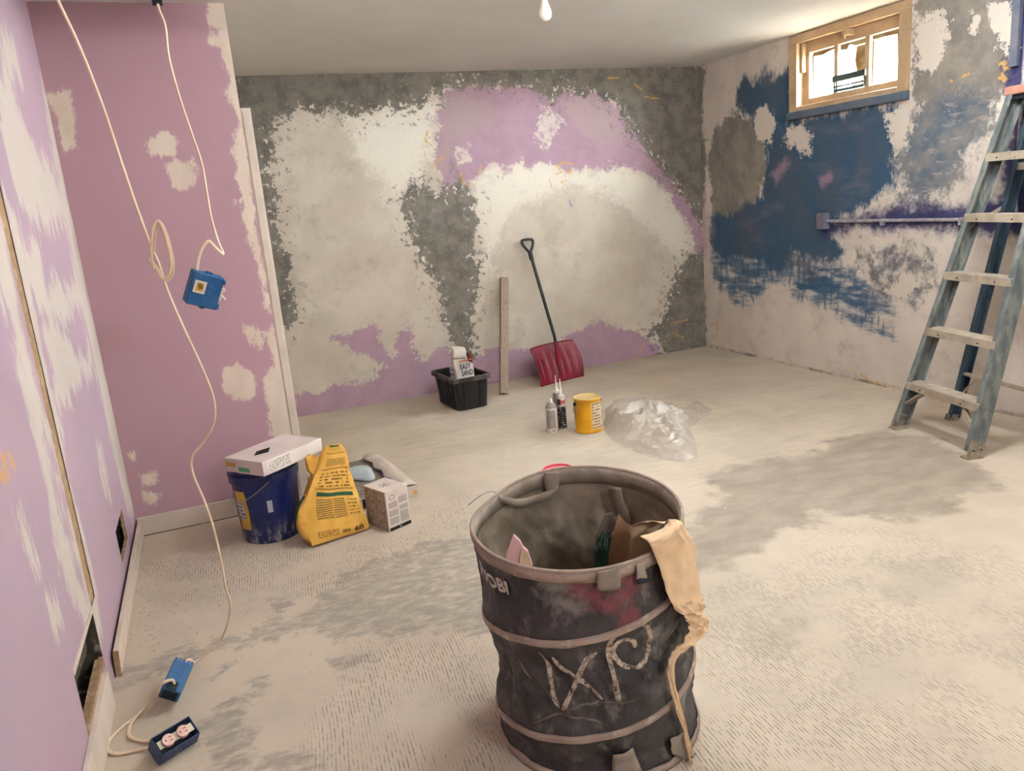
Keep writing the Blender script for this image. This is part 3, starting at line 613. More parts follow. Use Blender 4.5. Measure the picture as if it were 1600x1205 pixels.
def frame_at(c, ang, roll_=0.0, tilt=0.0):
    """local frame facing the camera, turned by ang in the picture"""
    f_ = (CAM-c).normalized(); r_ = f_.cross(Vector((0, 0, 1))).normalized()*-1; u_ = f_.cross(r_)
    R_ = Matrix((r_, u_, f_)).transposed().to_4x4()
    return Matrix.Translation(c) @ R_ @ Matrix.Rotation(ang, 4, 'Z') @ Matrix.Rotation(tilt, 4, 'X') @ Matrix.Rotation(roll_, 4, 'Y')
M = frame_at(c0, -.42, .25, .15)
b = MB(); b.box((-.050, -.056, -.03), (.050, .056, .03), M); jb = b.build('box_body', M_jb, t_, bevel=.004)
for q in (((-.008, .054, -.01), (.012, .062, .012)), ((.0, -.064, -.01), (.016, -.055, .012)), ((.046, .034, -.02), (.055, .05, .032)), ((.046, -.052, -.02), (.055, -.034, .032))):
    b = MB(); b.box(*q, M); b.build('mounting_ear', M_jb, jb, bevel=.001)
b = MB(); b.box((-.040, -.012, .0305), (-.002, .030, .0325), M); st = b.build('sticker', M_white, jb)
b = MB(); b.box((-.032, -.004, .0327), (-.010, .022, .0332), M); b.build('sticker_print', simple('gold_print', rgb(214, 166, 66), rgb(120, 90, 40), 60, .5), st)
b = MB(); b.box((.050, -.024, -.012), (.060, .02, .012), M); b.tube([M @ Vector((.058, 0, 0)), M @ Vector((.066, .012, .0)), M @ Vector((.062, .02, .0))], .004, 8); b.tube([M @ Vector((.060, -.006, 0)), M @ Vector((.078, -.018, .0))], .0045, 8); b.build('toggle_switch', M_white, t_, bevel=.001)
# blue box held off the floor by its cable
c1 = hit(275, 1063, 1, 2.36)
t_ = hang_
M = frame_at(c1, -.62, 0, -.55)
b = MB(); b.box((-.030, -.052, -.028), (.030, .052, .026), M); jb = b.build('box_body', M_jb, t_, bevel=.004)
b = MB(); b.lathe([(.010, .0262), (.008, .0275), (.004, .0268), (.0004, .0268)], seg=16, M=M @ Matrix.Translation((.004, .008, 0))); b.build('knockout', M_jb, jb, True)
b = MB(); b.box((-.022, -.0535, -.02), (.022, -.046, .022), M); b.box((-.018, -.05, .0255), (.012, -.022, .0275), M); b.build('opening', M_jin, jb)
b = MB()
for k in range(5): b.box((-.028+.012*k, .051, -.02), (-.020+.012*k, .058, .024), M)
b.build('tab', M_jb, jb, kind='stuff')
b = MB(); b.tube(spline([M @ Vector((.0, -.03, .03)), M @ Vector((-.012, -.028, .04)), M @ Vector((-.034, -.045, .03)), flr(232, 1098, .03), flr(214, 1118, .008), flr(192, 1135, .006), flr(172, 1155, .006), flr(168, 1172, .006), flr(185, 1178, .006), flr(215, 1172, .006), flr(238, 1168, .015)]), .0052, 8, flat=.75)
b.tube(spline([flr(240, 1088, .04), flr(222, 1110, .01), flr(205, 1130, .006), flr(202, 1150, .006), flr(222, 1158, .006), flr(240, 1156, .012)]), .005, 8, flat=.75)
b.tube(spline([pts[-1], pts[-1]+Vector((-.01, -.01, .02)), M @ Vector((.0, .055, .0))]), .0055, 8); b.build('cable', M_cable, t_, True)
# outlet box lying on the floor
c2 = flr(272, 1158, .035)
M = Matrix.Translation(c2) @ Matrix.Rotation(.52, 4, 'Z') @ Matrix.Rotation(.62, 4, 'X')
t_ = thing('outlet_box', 'dusty blue outlet box with a double socket lying on the floor', 'outlet box', (c2.x, c2.y, 0))
b = MB(); w_, h_, d_ = .056, .030, .030
b.box((-w_, -h_, -d_), (w_, h_, -d_+.003), M)
for q in (((-w_, -h_), (w_, -h_+.003)), ((-w_, h_-.003), (w_, h_)), ((-w_, -h_), (-w_+.003, h_)), ((w_-.003, -h_), (w_, h_))): b.box((*q[0], -d_), (*q[1], d_), M)
jb = b.build('box_body', M_jbd, t_, bevel=.0015)
b = MB(); b.box((-w_+.003, -h_+.003, -d_+.003), (w_-.003, h_-.003, -d_+.006), M); b.build('inside', M_jin, jb)
b = MB(); b.box((-.05, -.012, d_-.006), (.05, .012, d_-.002), M); b.build('yoke', simple('zinc_yoke', rgb(170, 160, 140), None, rough=.4, metal=.6), t_, bevel=.001)
M_out = simple('ivory_outlet', rgb(226, 186, 176), rgb(214, 176, 164), 40, .4); M_slot = simple('outlet_slot', rgb(60, 36, 34), None)
for sx_ in (-.021, .021):
    b = MB(); b.lathe([(.0168, d_-.008), (.0168, d_+.003), (.0158, d_+.004), (.0004, d_+.004)], seg=20, M=M @ Matrix.Translation((sx_, 0, 0))); so = b.build('receptacle', M_out, t_, True)
    b = MB(); b.box((sx_+.002, .004, d_+.0041), (sx_+.010, .006, d_+.0045), M); b.box((sx_+.002, -.006, d_+.0041), (sx_+.010, -.004, d_+.0045), M); b.box((sx_-.010, -.002, d_+.0041), (sx_-.006, .002, d_+.0045), M); b.build('slot', M_slot, so, kind='stuff')

# ================================================================== ladder leaning by the blue wall
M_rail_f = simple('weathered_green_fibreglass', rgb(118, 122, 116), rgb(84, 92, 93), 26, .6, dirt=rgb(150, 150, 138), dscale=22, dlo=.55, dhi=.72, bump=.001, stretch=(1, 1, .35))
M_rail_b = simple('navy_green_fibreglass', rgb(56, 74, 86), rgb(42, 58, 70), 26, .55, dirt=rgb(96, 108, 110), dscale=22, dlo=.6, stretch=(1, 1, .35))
M_alu = simple('dull_aluminium', rgb(186, 172, 152), rgb(166, 153, 136), 14, .5, metal=.25, dirt=rgb(140, 128, 112), dscale=16, dlo=.6)
M_foot = simple('worn_ladder_foot', rgb(150, 138, 120), rgb(120, 108, 94), 40, .8)
M_cap = simple('faded_orange_cap', rgb(190, 138, 118), rgb(176, 122, 104), 20, .6)
lu = Vector((-.21, -.978, 0)).normalized(); lv = Vector((.978, -.21, 0)).normalized(); LM = Vector((3.387, 2.7715, 0))
FL0, FR0 = LM-lu*.286, LM+lu*.286
ZT = 1.72
FL1, FR1 = LM+lv*.50-lu*.165+Vector((0, 0, ZT)), LM+lv*.50+lu*.165+Vector((0, 0, ZT))
BL0, BR0 = LM+lv*.335-lu*.282, LM+lv*.335+lu*.282
BL1, BR1 = LM+lv*.60-lu*.145+Vector((0, 0, ZT-.03)), LM+lv*.60+lu*.145+Vector((0, 0, ZT-.03))
t_ = thing('step_ladder', 'weathered green step ladder with metal treads leaning by the blue wall', 'ladder', LM)
def channel(a, b_, w, d, inward):
    """C-section rail: web faces outwards, flanges inwards; w along the climb normal, d flange depth"""
    m = MB(); ax = (b_-a).normalized(); inn = (inward-ax*inward.dot(ax)).normalized(); nn = ax.cross(inn)
    m.bar(a, b_, w, .006, nn)
    for s in (-1, 1): m.bar(a+inn*d/2+nn*s*(w/2-.003), b_+inn*d/2+nn*s*(w/2-.003), d, .006, inn)
    return m
for a, c, inn in ((FL0, FL1, lu), (FR0, FR1, -lu)):
    ft = a+(c-a).normalized()*.03
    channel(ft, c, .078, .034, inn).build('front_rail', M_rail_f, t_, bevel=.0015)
    m = MB(); m.box((-.045, -.022, 0), (.045, .03, .012), Matrix.Translation(a+inn*.012) @ Matrix(((lv.x, inn.x, 0), (lv.y, inn.y, 0), (0, 0, 1))).to_4x4()); m.bar(a+Vector((0, 0, .005)), a+(c-a).normalized()*.085, .084, .012, lv); ftb = m.build('foot', M_foot, t_, bevel=.003)
    m = MB()
    for k in (-.02, .02):
        q = a+(c-a).normalized()*.045+lv*k; m.tube([q-inn*.009, q-inn*.006], .005, 8)
    m.build('rivet', M_jin, ftb, kind='stuff')
for a, c, inn in ((BL0, BL1, lu), (BR0, BR1, -lu)):
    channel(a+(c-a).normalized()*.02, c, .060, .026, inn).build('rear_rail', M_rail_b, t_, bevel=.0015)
    m = MB(); m.bar(a+Vector((0, 0, .001)), a+(c-a).normalized()*.035, .068, .034, lv); m.build('foot', M_foot, t_, bevel=.003)
fa = (FL1-FL0); fb = (FR1-FR0); ba = BL1-BL0; bb_ = BR1-BR0
for i, z in enumerate((.265, .558, .850, 1.142, 1.436)):
    k = z/ZT; a = FL0+fa*k+lu*.004; c = FR0+fb*k-lu*.004; dl = (c-a).normalized(); nv = lv
    m = MB(); q = lambda o_, p_, z0, z1: None
    for (p0, p1, z0, z1) in ((-.052, .040, -.006, 0), (-.052, -.047, -.040, -.006), (.035, .040, -.028, -.006)):
        m.hexa([a+nv*p0+Vector((0, 0, z0)), c+nv*p0+Vector((0, 0, z0)), c+nv*p1+Vector((0, 0, z0)), a+nv*p1+Vector((0, 0, z0)),
                a+nv*p0+Vector((0, 0, z1)), c+nv*p0+Vector((0, 0, z1)), c+nv*p1+Vector((0, 0, z1)), a+nv*p1+Vector((0, 0, z1))])
    st = m.build('step', M_alu, t_, bevel=.002)
    m = MB()
    for s_, e_ in ((.22, 0), (.78, 0)):
        qq = a.lerp(c, s_)-nv*.052+Vector((0, 0, -.024)); m.tube([qq, qq-nv*.003], .004, 8)
    m.build('rivet', M_jin, st, kind='stuff')
    if i == 0:
        for s_, rl0, rl in ((.24, FL0, fa), (.76, FR0, fb)):
            m = MB(); m.bar(a.lerp(c, s_)-nv*.03+Vector((0, 0, -.03)), rl0+rl*.075-nv*.022, .024, .004, nv); m.build('knee_brace', M_alu, t_)
            m = MB(); m.bar(a.lerp(c, s_)+nv*.03+Vector((0, 0, -.02)), rl0+rl*.075+nv*.022, .020, .004, nv); m.build('knee_brace', M_alu, t_)
for i, z in enumerate((.27, .80, 1.36)):
    k = z/(ZT-.03); a = BL0+ba*k; c = BR0+bb_*k
    m = MB(); m.bar(a-lu*.0, c, .036, .012, Vector((0, 0, 1)) if i else lv); br = m.build('rear_brace', M_alu, t_, bevel=.001)
    if i == 0:
        m = MB(); m.bar(a.lerp(c, .2), BL0+ba*.07, .018, .004, lv); m.build('diagonal_strut', M_alu, br); m = MB(); m.bar(a.lerp(c, .8), BR0+bb_*.07, .018, .004, lv); m.build('diagonal_strut', M_alu, br)
for s_ in (0, 1):                                                   # folding spreaders
    a = (FL0+fa*.62) if not s_ else (FR0+fb*.62); c = (BL0+ba*.68) if not s_ else (BR0+bb_*.68)
    m = MB(); m.bar(a, c+Vector((0, 0, .02)), .018, .004, Vector((0, 0, 1))); m.build('spreader', M_alu, t_)
cc_ = LM+lv*.545+Vector((0, 0, ZT)); m = MB()
M = Matrix.Translation(cc_) @ Matrix(((lv.x, lu.x, 0), (lv.y, lu.y, 0), (0, 0, 1))).to_4x4()
m.box((-.09, -.185, -.012), (.09, .185, .03), M); cp = m.build('top_cap', M_cap, t_, bevel=.008)
m = MB(); m.box((-.07, -.165, -.035), (.07, .165, -.012), M); m.build('cap_bracket', M_jin, cp)

# ================================================================== things along the mauve wall
def wob(p, s, a, seed=0.0):
    q = Vector(p)*s+Vector((seed, seed*1.7, -seed)); return Vector((mnoise.noise(q), mnoise.noise(q+Vector((31, 7, 3))), mnoise.noise(q+Vector((-9, 43, 11)))))*a
# printed matter: rows of dark dashes in the material, laid on thin labels
def print_mat(name, paper, ink, rows, dash, density=.5, axis=(0, 2)):
    t = NT(name); co = t.n('ShaderNodeTexCoord').outputs['UV']; sp = t.n('ShaderNodeSeparateXYZ'); t.put(sp.inputs[0], co)
    r_ = t.math('MULTIPLY', sp.outputs[1], rows); line = t.smooth(t.math('ABSOLUTE', t.math('SUBTRACT', t.math('FRACT', r_), .5)), .30, .22)
    cm = t.n('ShaderNodeCombineXYZ'); t.put(cm.inputs[0], t.math('MULTIPLY', sp.outputs[0], dash)); t.put(cm.inputs[1], t.math('MULTIPLY', t.math('FLOOR', r_), 7.3))
    w = t.smooth(t.noise(cm.outputs[0], 1.0, 2, .5), 1-density-.06, 1-density+.02)
    return t.done(t.mix(t.math('MULTIPLY', line, w), paper, ink), .7, None, 0, .25)
def panel(mb_name, mat, parent, fn, u0, u1, v0, v1, n=4):
    """thin printed panel lying on a surface fn(u,v) with its own 0..1 texture frame"""
    m = MB(); rows = [[fn(u0+(u1-u0)*i/n, v0+(v1-v0)*j/n) for i in range(n+1)] for j in range(n+1)]; m.grid(rows)
    o = m.build(mb_name, mat, parent); me = o.data; uv = me.uv_layers.new(name='UVMap')
    for lp in me.loops:
        k = lp.vertex_index; uv.data[lp.index].uv = ((k % (n+1))/n, (k//(n+1))/n)
    return o

# ---- blue bucket
BC = Vector((.118, 3.548, 0))
M_bkt = NT('scuffed_blue_plastic'); t = M_bkt; co = t.coord(); sp = t.n('ShaderNodeSeparateXYZ'); t.put(sp.inputs[0], co)
low = t.smooth(sp.outputs[2], .14, .0); scf = t.smooth(t.noise(t.mapping(co, (1, 1, .45)), 30, 7, .7), .47, .62)
col = t.mix(t.smooth(t.noise(co, 9, 4), .3, .7), rgb(15, 28, 80), rgb(20, 35, 92))
col = t.mix(t.math('MULTIPLY', t.math('MULTIPLY', low, scf), .75), col, rgb(170, 168, 172))
col = t.mix(t.math('MULTIPLY', t.smooth(t.noise(co, 16, 6, .7), .58, .75), .35), col, rgb(120, 128, 160))
M_bkt = t.done(col, .38, None, 0, .5)
M_wire = simple('galvanised_wire', rgb(170, 165, 158), None, rough=.35, metal=.8)
t_ = thing('plastic_bucket', 'scuffed dark blue plastic bucket standing under the white carton', 'bucket', BC)
b = MB(); b.lathe([(.0, 0), (.128, 0), (.132, .006), (.147, .300), (.147, .36), (.143, .36), (.143, .30), (.128, .01), (.0, .008)], BC, 48); bd = b.build('body', M_bkt, t_, True)
b = MB(); b.lathe([(.147, .285), (.1545, .285), (.155, .325), (.1475, .325)], BC, 48); b.build('collar', M_bkt, bd, True)
b = MB(); b.lathe([(.1475, .340), (.1535, .342), (.1535, .358), (.148, .361), (.143, .361)], BC, 48); b.build('rim', simple('plaster_smeared_rim', rgb(28, 44, 108), rgb(150, 148, 152), 14, .5), bd, True)
def on_bucket(ang, z, off=.001): r_ = .132+(.147-.132)*z/.30+off; return BC+Vector((r_*math.cos(ang), r_*math.sin(ang), z))
panel('label', print_mat('barcode_label', rgb(196, 196, 200), rgb(120, 124, 134), 12, 3, .9), t_, lambda u, v: on_bucket(u, v), -1.66, -1.50, .150, .206)
panel('label', simple('yellow_diamond_label', rgb(206, 164, 64), rgb(190, 150, 70), 10, .5), t_, lambda u, v: on_bucket(u-.5*abs(v-.16), v), -2.75, -2.28, .07, .255, 10)
panel('label', print_mat('white_label', rgb(196, 190, 190), rgb(60, 70, 120), 5, 4, .5), t_, lambda u, v: on_bucket(u, v, .0018), -2.80, -2.45, .12, .205)
ww = []
for k in range(33):
    a = -1.45-math.pi*k/32; ww.append(on_bucket(a, .305-.115*math.sin(math.pi*k/32), .012))
b = MB(); b.tube(ww, .0022, 8); hd = b.build('bail_handle', M_wire, t_, True)
for k in (0, 32):
    b = MB(); d_ = (ww[k]-Vector((BC.x, BC.y, ww[k].z))).normalized(); b.tube([ww[k]-d_*.016, ww[k]+d_*.004], .011, 12); b.build('bail_ear', M_bkt, t_, True)

# ---- flat white carton on the bucket
CA, CB, CC = Vector((-.077, 3.409, 0)), Vector((.109, 3.269, 0)), Vector((.375, 3.476, 0))
ex = (CC-CB).normalized(); ey = Vector((-ex.y, ex.x, 0)); LX, LY = .345, .232
MC = Matrix.Translation(CB+Vector((0, 0, .362))) @ Matrix(((ex.x, ey.x, 0), (ex.y, ey.y, 0), (0, 0, 1))).to_4x4()
M_cart = simple('white_cardboard', rgb(214, 198, 192), rgb(204, 188, 180), 6, .75)
t_ = thing('flat_carton', 'flat white cardboard carton laid across the blue bucket', 'carton', CB+Vector((0, 0, .362)))
b = MB(); b.box((0, 0, 0), (LX, LY, .050), MC); b.build('tray', M_cart, t_, bevel=.002)
b = MB(); b.box((-.002, -.002, .050), (LX+.002, LY+.002, .064), MC); lid = b.build('lid', M_cart, t_, bevel=.002)
b = MB(); b.box((-.003, -.0025, .006), (LX+.003, -.0005, .063), MC); fl_ = b.build('flap', simple('bright_cardboard', rgb(226, 218, 210), rgb(214, 206, 198), 6, .7), t_)
b = MB(); b.add([MC @ Vector(q) for q in ((-.0032, -.0032, .004), (.03, -.0032, .004), (.018, -.0032, .062), (-.0032, -.0032, .06))], [(0, 1, 2, 3)]); b.build('tuck_tab', M_cart, fl_, solid=.0006)
b = MB(); b.add([MC @ Vector(q) for q in ((.055, .11, .0644), (.115, .085, .0644), (.17, .135, .0644), (.105, .15, .0644))], [(0, 1, 2, 3)]); b.build('black_mark', simple('black_opening', rgb(22, 20, 20), None, rough=.9), lid)
panel('print', print_mat('carton_print', rgb(222, 213, 205), rgb(130, 124, 118), 6, 14, .5), t_, lambda u, v: MC @ Vector((u, -.0042, v)), .03, .15, .012, .056)
b = MB(); b.box((-.004, .172, .026), (-.0021, LY-.004, .044), MC); b.build('tape', simple('yellow_tape', rgb(206, 164, 64), rgb(190, 146, 60), 20, .6), t_)
b = MB(); b.box((-.004, .085, .010), (-.0021, .150, .028), MC); b.build('tape', simple('green_tape', rgb(84, 158, 116), rgb(76, 146, 106), 20, .6), t_)

# ---- yellow mortar bag
PB0, PB1 = Vector((.262, 3.252, 0)), Vector((.519, 3.321, 0))
bw = (PB1-PB0).normalized(); bk = Vector((-bw.y, bw.x, 0)); bup = (bk*.20+Vector((0, 0, 1))).normalized(); bn = bw.cross(bup).normalized()   # bn faces the camera side
def cpx(x, y): return (320+x/4.444, 660+y/4.444)
lft = [cpx(*q) for q in ((748, 858), (726, 800), (712, 700), (700, 600), (716, 500), (742, 420), (775, 350), (808, 270), (830, 200), (850, 160))]
rgt = [cpx(*q) for q in ((1128, 742), (1140, 715), (1112, 640), (1085, 560), (1058, 480), (1032, 400), (1004, 320), (988, 250), (975, 190), (950, 145))]
LP = [hitplane(x, y, PB0, bn) for x, y in lft]; RP = [hitplane(x, y, PB0, bn) for x, y in rgt]
LP[0].z = max(LP[0].z, .006); RP[0].z = max(RP[0].z, .006)
LPs, RPs = spline(LP, 3), spline(RP, 3); NB = len(LPs)
def bag_pt(s, tt, side=1, off=0.0):
    k = min(max(tt, 0), 1)*(NB-1); i = min(int(k), NB-2); fr_ = k-i
    a = LPs[i].lerp(LPs[i+1], fr_); c = RPs[i].lerp(RPs[i+1], fr_); p = a.lerp(c, s)
    dep = .105*(1-tt)**.7+.016; prof = (max(0, 1-abs(2*s-1)**3.2))
    if side > 0: p = p+bn*(.022*prof*min(1, 6*tt+.2)*(1-.6*tt)+off)+wob(p, 16, .007)*(.3+tt)*min(1, 4*tt+.1)
    else: p = p-bn*(dep*(.72+.28*prof))+wob(p, 9, .008)
    if p.z < .003: p.z = .003
    return p
M_bag = simple('yellow_paper_sack', rgb(228, 178, 84), rgb(212, 160, 70), 9, .7, dirt=rgb(196, 146, 62), dscale=22, dlo=.58, bump=.003, bscale=26)
t_ = thing('mortar_bag', 'half-empty yellow paper mortar bag leaning against the blue bucket', 'bag', PB0.lerp(PB1, .5))
b = MB(); rows = []
for j in range(37):
    tt = j/36; rows.append([bag_pt(i/16, tt) for i in range(17)]+[bag_pt(1-i/16, tt, -1) for i in range(17)])
b.grid(rows, closed=True); n_ = 34; b.f.append(list(range(n_))); b.mi.append(0); b.f.append([36*n_+i for i in range(n_-1, -1, -1)]); b.mi.append(0)
bag = b.build('sack', M_bag, t_, True, angle=60)
M_ink = simple('dark_green_ink', rgb(44, 86, 62), rgb(36, 74, 54), 30, .7); M_inkd = simple('brown_black_ink', rgb(82, 60, 30), None, rough=.8)
M_btxt = print_mat('sack_small_print', rgb(212, 164, 76), rgb(124, 96, 48), 9, 16, .6); M_btx2 = print_mat('sack_panel_print', rgb(222, 172, 80), rgb(124, 92, 44), 5, 10, .5)
fb_ = lambda u, v: bag_pt(u, v, 1, .0022)
for u0, u1, v0, v1, mt in ((.16, .45, .235, .40, M_btxt), (.47, .68, .235, .40, M_btxt), (.72, .92, .24, .40, M_btx2), (.12, .88, .50, .66, M_btx2), (.2, .85, .72, .80, M_btxt), (.18, .82, .90, .935, M_btx2), (.12, .46, .075, .15, M_btx2)):
    panel('print', mt, bag, fb_, u0, u1, v0, v1, 6)
panel('green_stripe', M_ink, bag, fb_, .15, .88, .42, .455, 10)
for v_ in (.485, .685, .855): panel('rule_line', M_inkd, bag, fb_, .1, .92, v_, v_+.006, 10)
panel('barcode', print_mat('sack_barcode', rgb(216, 168, 80), rgb(70, 54, 28), 1, 30, .5), bag, fb_, .52, .66, .07, .15)
b = MB(); add_text(b, '60', lambda u, v: bag_pt(u, v, 1, .003), .72, .085, .06, .17, .04); b.build('number', M_inkd, bag)
panel('green_band', M_ink, bag, fb_, .2, .8, .965, .998, 6)
# gusset with its green panel, and the torn valve flap
g0 = hitplane(*cpx(690, 800), PB0-bn*.05, bn)
b = MB(); rows = []
for j in range(9):
    tt = .06+.40*j/8; p0 = bag_pt(0, tt); p1 = bag_pt(0, tt, -1); out = -bw*(.030*math.sin(math.pi*min(1, j/8)+.15))
    rows.append([p0, p0.lerp(p1, .33)+out, p0.lerp(p1, .7)+out, p1])
b.grid(rows); gs = b.build('gusset', M_bag, t_, True, solid=.001)
b = MB(); rows = []
for j in range(6):
    tt = .26+.17*j/5; p0 = bag_pt(0, tt); p1 = bag_pt(0, tt, -1); out = -bw*(.034*math.sin(math.pi*min(1, (tt-.06)/.40)+.15)+.002)
    rows.append([p0.lerp(p1, .28)+out, p0.lerp(p1, .78)+out])
b.grid(rows); b.build('green_panel', M_ink, gs, solid=.0006)
fp = [hitplane(*cpx(*q), PB0-bn*.03, bn) for q in ((705, 250), (735, 222), (800, 240), (790, 300), (755, 370), (725, 340))]
b = MB(); b.add(fp+[p-bn*.03 for p in fp], [(0, 1, 2, 3, 4, 5), (6, 7, 8, 9, 10, 11)]+[(i, (i+1) % 6, 6+(i+1) % 6, 6+i) for i in range(6)]); b.build('torn_flap', M_bag, t_, bevel=.004)

# ---- small printed box
SB = Vector((.597, 3.236, 0)); ang = math.atan2(.05, .114); MS = Matrix.Translation(SB) @ Matrix.Rotation(ang, 4, 'Z')
t_ = thing('printed_box', 'small upright white and brown printed box beside the yellow bag', 'box', SB)
SW, SD, SH = .126, .165, .192
M_sb = simple('printed_white_card', rgb(214, 200, 188), rgb(204, 190, 178), 12, .6)
b = MB(); b.box((0, 0, .0005), (SW, SD, SH), MS); sb = b.build('carton', M_sb, t_, bevel=.0015)
t = NT('floral_brown_print'); co = t.coord(); v = t.n('ShaderNodeTexVoronoi'); t.put(v.inputs['Vector'], co); v.inputs['Scale'].default_value = 70
M_flo = t.done(t.mix(t.smooth(t.noise(co, 60, 6, .7, 1.5), .42, .6), rgb(180, 164, 152), rgb(128, 110, 100)), .6)
panel('side_print', M_flo, sb, lambda u, v: MS @ Vector((-.0008, u, v)), .004, SD-.004, .004, SH-.004)
M_sbp = print_mat('box_small_print', rgb(210, 197, 186), rgb(128, 120, 116), 14, 10, .75)
for u0, u1, v0, v1 in ((.010, .060, .108, .136), (.010, .060, .070, .098), (.010, .060, .030, .062), (.068, .116, .118, .150), (.068, .116, .086, .108), (.068, .116, .028, .080)):
    panel('print', M_sbp, sb, lambda u, v: MS @ Vector((u, -.0008, v)), u0, u1, v0, v1)
panel('bottom_band', print_mat('black_band', rgb(28, 26, 26), rgb(180, 170, 160), 1, 3, .35), sb, lambda u, v: MS @ Vector((u, -.001, v)), .004, SW-.002, .002, .018)
b = MB()
for k in range(24):
    a, c = 2*math.pi*k/24, 2*math.pi*(k+1)/24
    b.add([MS @ Vector((.034+r_*math.cos(q), -.001, .158+r_*.8*math.sin(q))) for r_, q in ((.016, a), (.016, c), (.012, c), (.012, a))], [(0, 1, 2, 3)])
b.build('emblem', simple('brown_emblem', rgb(150, 116, 106), None), sb)
b = MB()
for k in range(5):
    a = k*1.25; b.tube(spline([MS @ Vector((.06+.03*math.cos(a), .08+.035*math.sin(a), SH+.0006)), MS @ Vector((.06, .08, SH+.0006)), MS @ Vector((.06+.034*math.cos(a+.8), .08+.03*math.sin(a+.8), SH+.0006))], 4), .0022, 6, flat=.2)
b.build('top_ornament', simple('grey_ornament', rgb(140, 124, 122), None), sb, kind='stuff')
b = MB(); b.add([MS @ Vector(q) for q in ((.106, -.001, SH-.004), (SW+.002, -.001, SH-.004), (SW+.002, .012, SH+.006), (.104, .010, SH+.008))], [(0, 1, 2, 3)]); b.build('tear_tab', M_sb, sb, solid=.0008)

# ---- open tile carton on the floor
TA = math.atan2(.626, -.059)-math.pi/2; TR = Vector((.835, 3.600, 0)); MT = Matrix.Translation(TR) @ Matrix.Rotation(TA, 4, 'Z')    # origin: near right corner, x to the left is negative
TLX, TLY = .40, .635
t_ = thing('tile_carton', 'open low white carton holding grey tile behind the small box', 'carton', TR)
M_tc = simple('white_card_tray', rgb(204, 190, 176), rgb(190, 176, 162), 8, .75)
b = MB(); b.box((-TLX, 0, .001), (0, TLY, .004), MT); b.build('base', M_tc, t_)
for lo, hi in (((-TLX, 0, .001), (0, .004, .062)), ((-TLX, TLY-.004, .001), (0, TLY, .062)), ((-.004, 0, .001), (0, TLY, .062)), ((-TLX, 0, .001), (-TLX+.004, TLY, .062))):
    b = MB(); b.box(lo, hi, MT); b.build('side', M_tc, t_, bevel=.001)
M_tile = simple('grey_mottled_tile', rgb(138, 124, 112), rgb(106, 96, 88), 40, .6, dirt=rgb(168, 154, 140), dscale=26, dlo=.56)
b = MB(); b.box((-TLX+.008, .008, .004), (-.008, TLY-.008, .050), MT); tag(b.build('floor_tile', M_tile, None, bevel=.002), 'mottled grey floor tile lying in the open white carton', 'tile')
rows = []
for j in range(13):
    y = TLY*j/12; w = .075+.012*math.sin(j*1.9); rows.append([MT @ Vector((.0, y, .063)), MT @ Vector((-w*.5, y, .071+.003*math.sin(j))), MT @ Vector((-w-.02, y+.006*math.sin(j*2.2), .069))])
b = MB(); b.grid(rows); fl2 = b.build('flap', M_tc, t_, True, solid=.0015)
b = MB(); b.grid([[r_[2]+Vector((0, 0, .0012)), r_[2]+Vector((-.006, 0, -.001))] for r_ in rows[:8]]); b.build('purple_edge', simple('purple_print', rgb(116, 92, 132), rgb(98, 78, 116), 20, .6), fl2, solid=.001)
panel('print', print_mat('flap_print', rgb(204, 190, 176), rgb(150, 136, 126), 4, 8, .5), fl2, lambda u, v: MT @ Vector((u, v, .0735)), -.03, -.065, .34, .52)
b = MB(); b.box((-.03, -.0012, .016), (-.008, -.0002, .032), MT); b.build('sticker', simple('orange_sticker', rgb(206, 150, 70), None), t_)
b = MB(); b.add([MT @ Vector(q) for q in ((-.20, .03, .0515), (-.125, .03, .0515), (-.09, .12, .0515), (-.16, .16, .0515))], [(0, 1, 2, 3)]); b.build('paper_slip', M_cart, t_, solid=.0008)
b = MB(); b.add([MT @ Vector(q) for q in ((-.29, -.001, .008), (-.16, -.001, .008), (-.16, -.001, .055), (-.29, -.001, .055))], [(0, 1, 2, 3)]); b.build('black_print', print_mat('black_carton_print', rgb(30, 28, 28), rgb(200, 190, 180), 2, 3, .4), t_)
# pale blue folded mask lying on the tile
mc = hit(560, 735, 2, .075)
b = MB(); rows = []
for i in range(9):
    r_ = i/8; row = []
    for k in range(24):
        a = 2*math.pi*k/24; rr = r_*(1+.12*math.sin(3*a)); x_ = .085*rr*math.cos(a)*(1 if math.cos(a) > 0 else 1.1); y_ = .13*rr*math.sin(a)*(1-.35*math.cos(a))
        p = mc+Vector((x_*.9-y_*.35, y_*.9+x_*.35, -.021+.034*(1-r_**2)**.6+.004*math.sin(9*r_+3*a)*(r_))); row.append(p)
    rows.append(row)
b.grid(rows, closed=True)
mk = tag(b.build('dust_mask', simple('pale_blue_nonwoven', rgb(176, 184, 184), rgb(162, 173, 176), 16, .8), None, True, solid=.0015), 'pale blue dust mask lying on the grey tile behind the yellow bag', 'mask')
b = MB(); b.tube([r_ + Vector((0, 0, .001)) for r_ in rows[8][0:13]], .0024, 6); b.build('edge_band', M_white, mk, True)

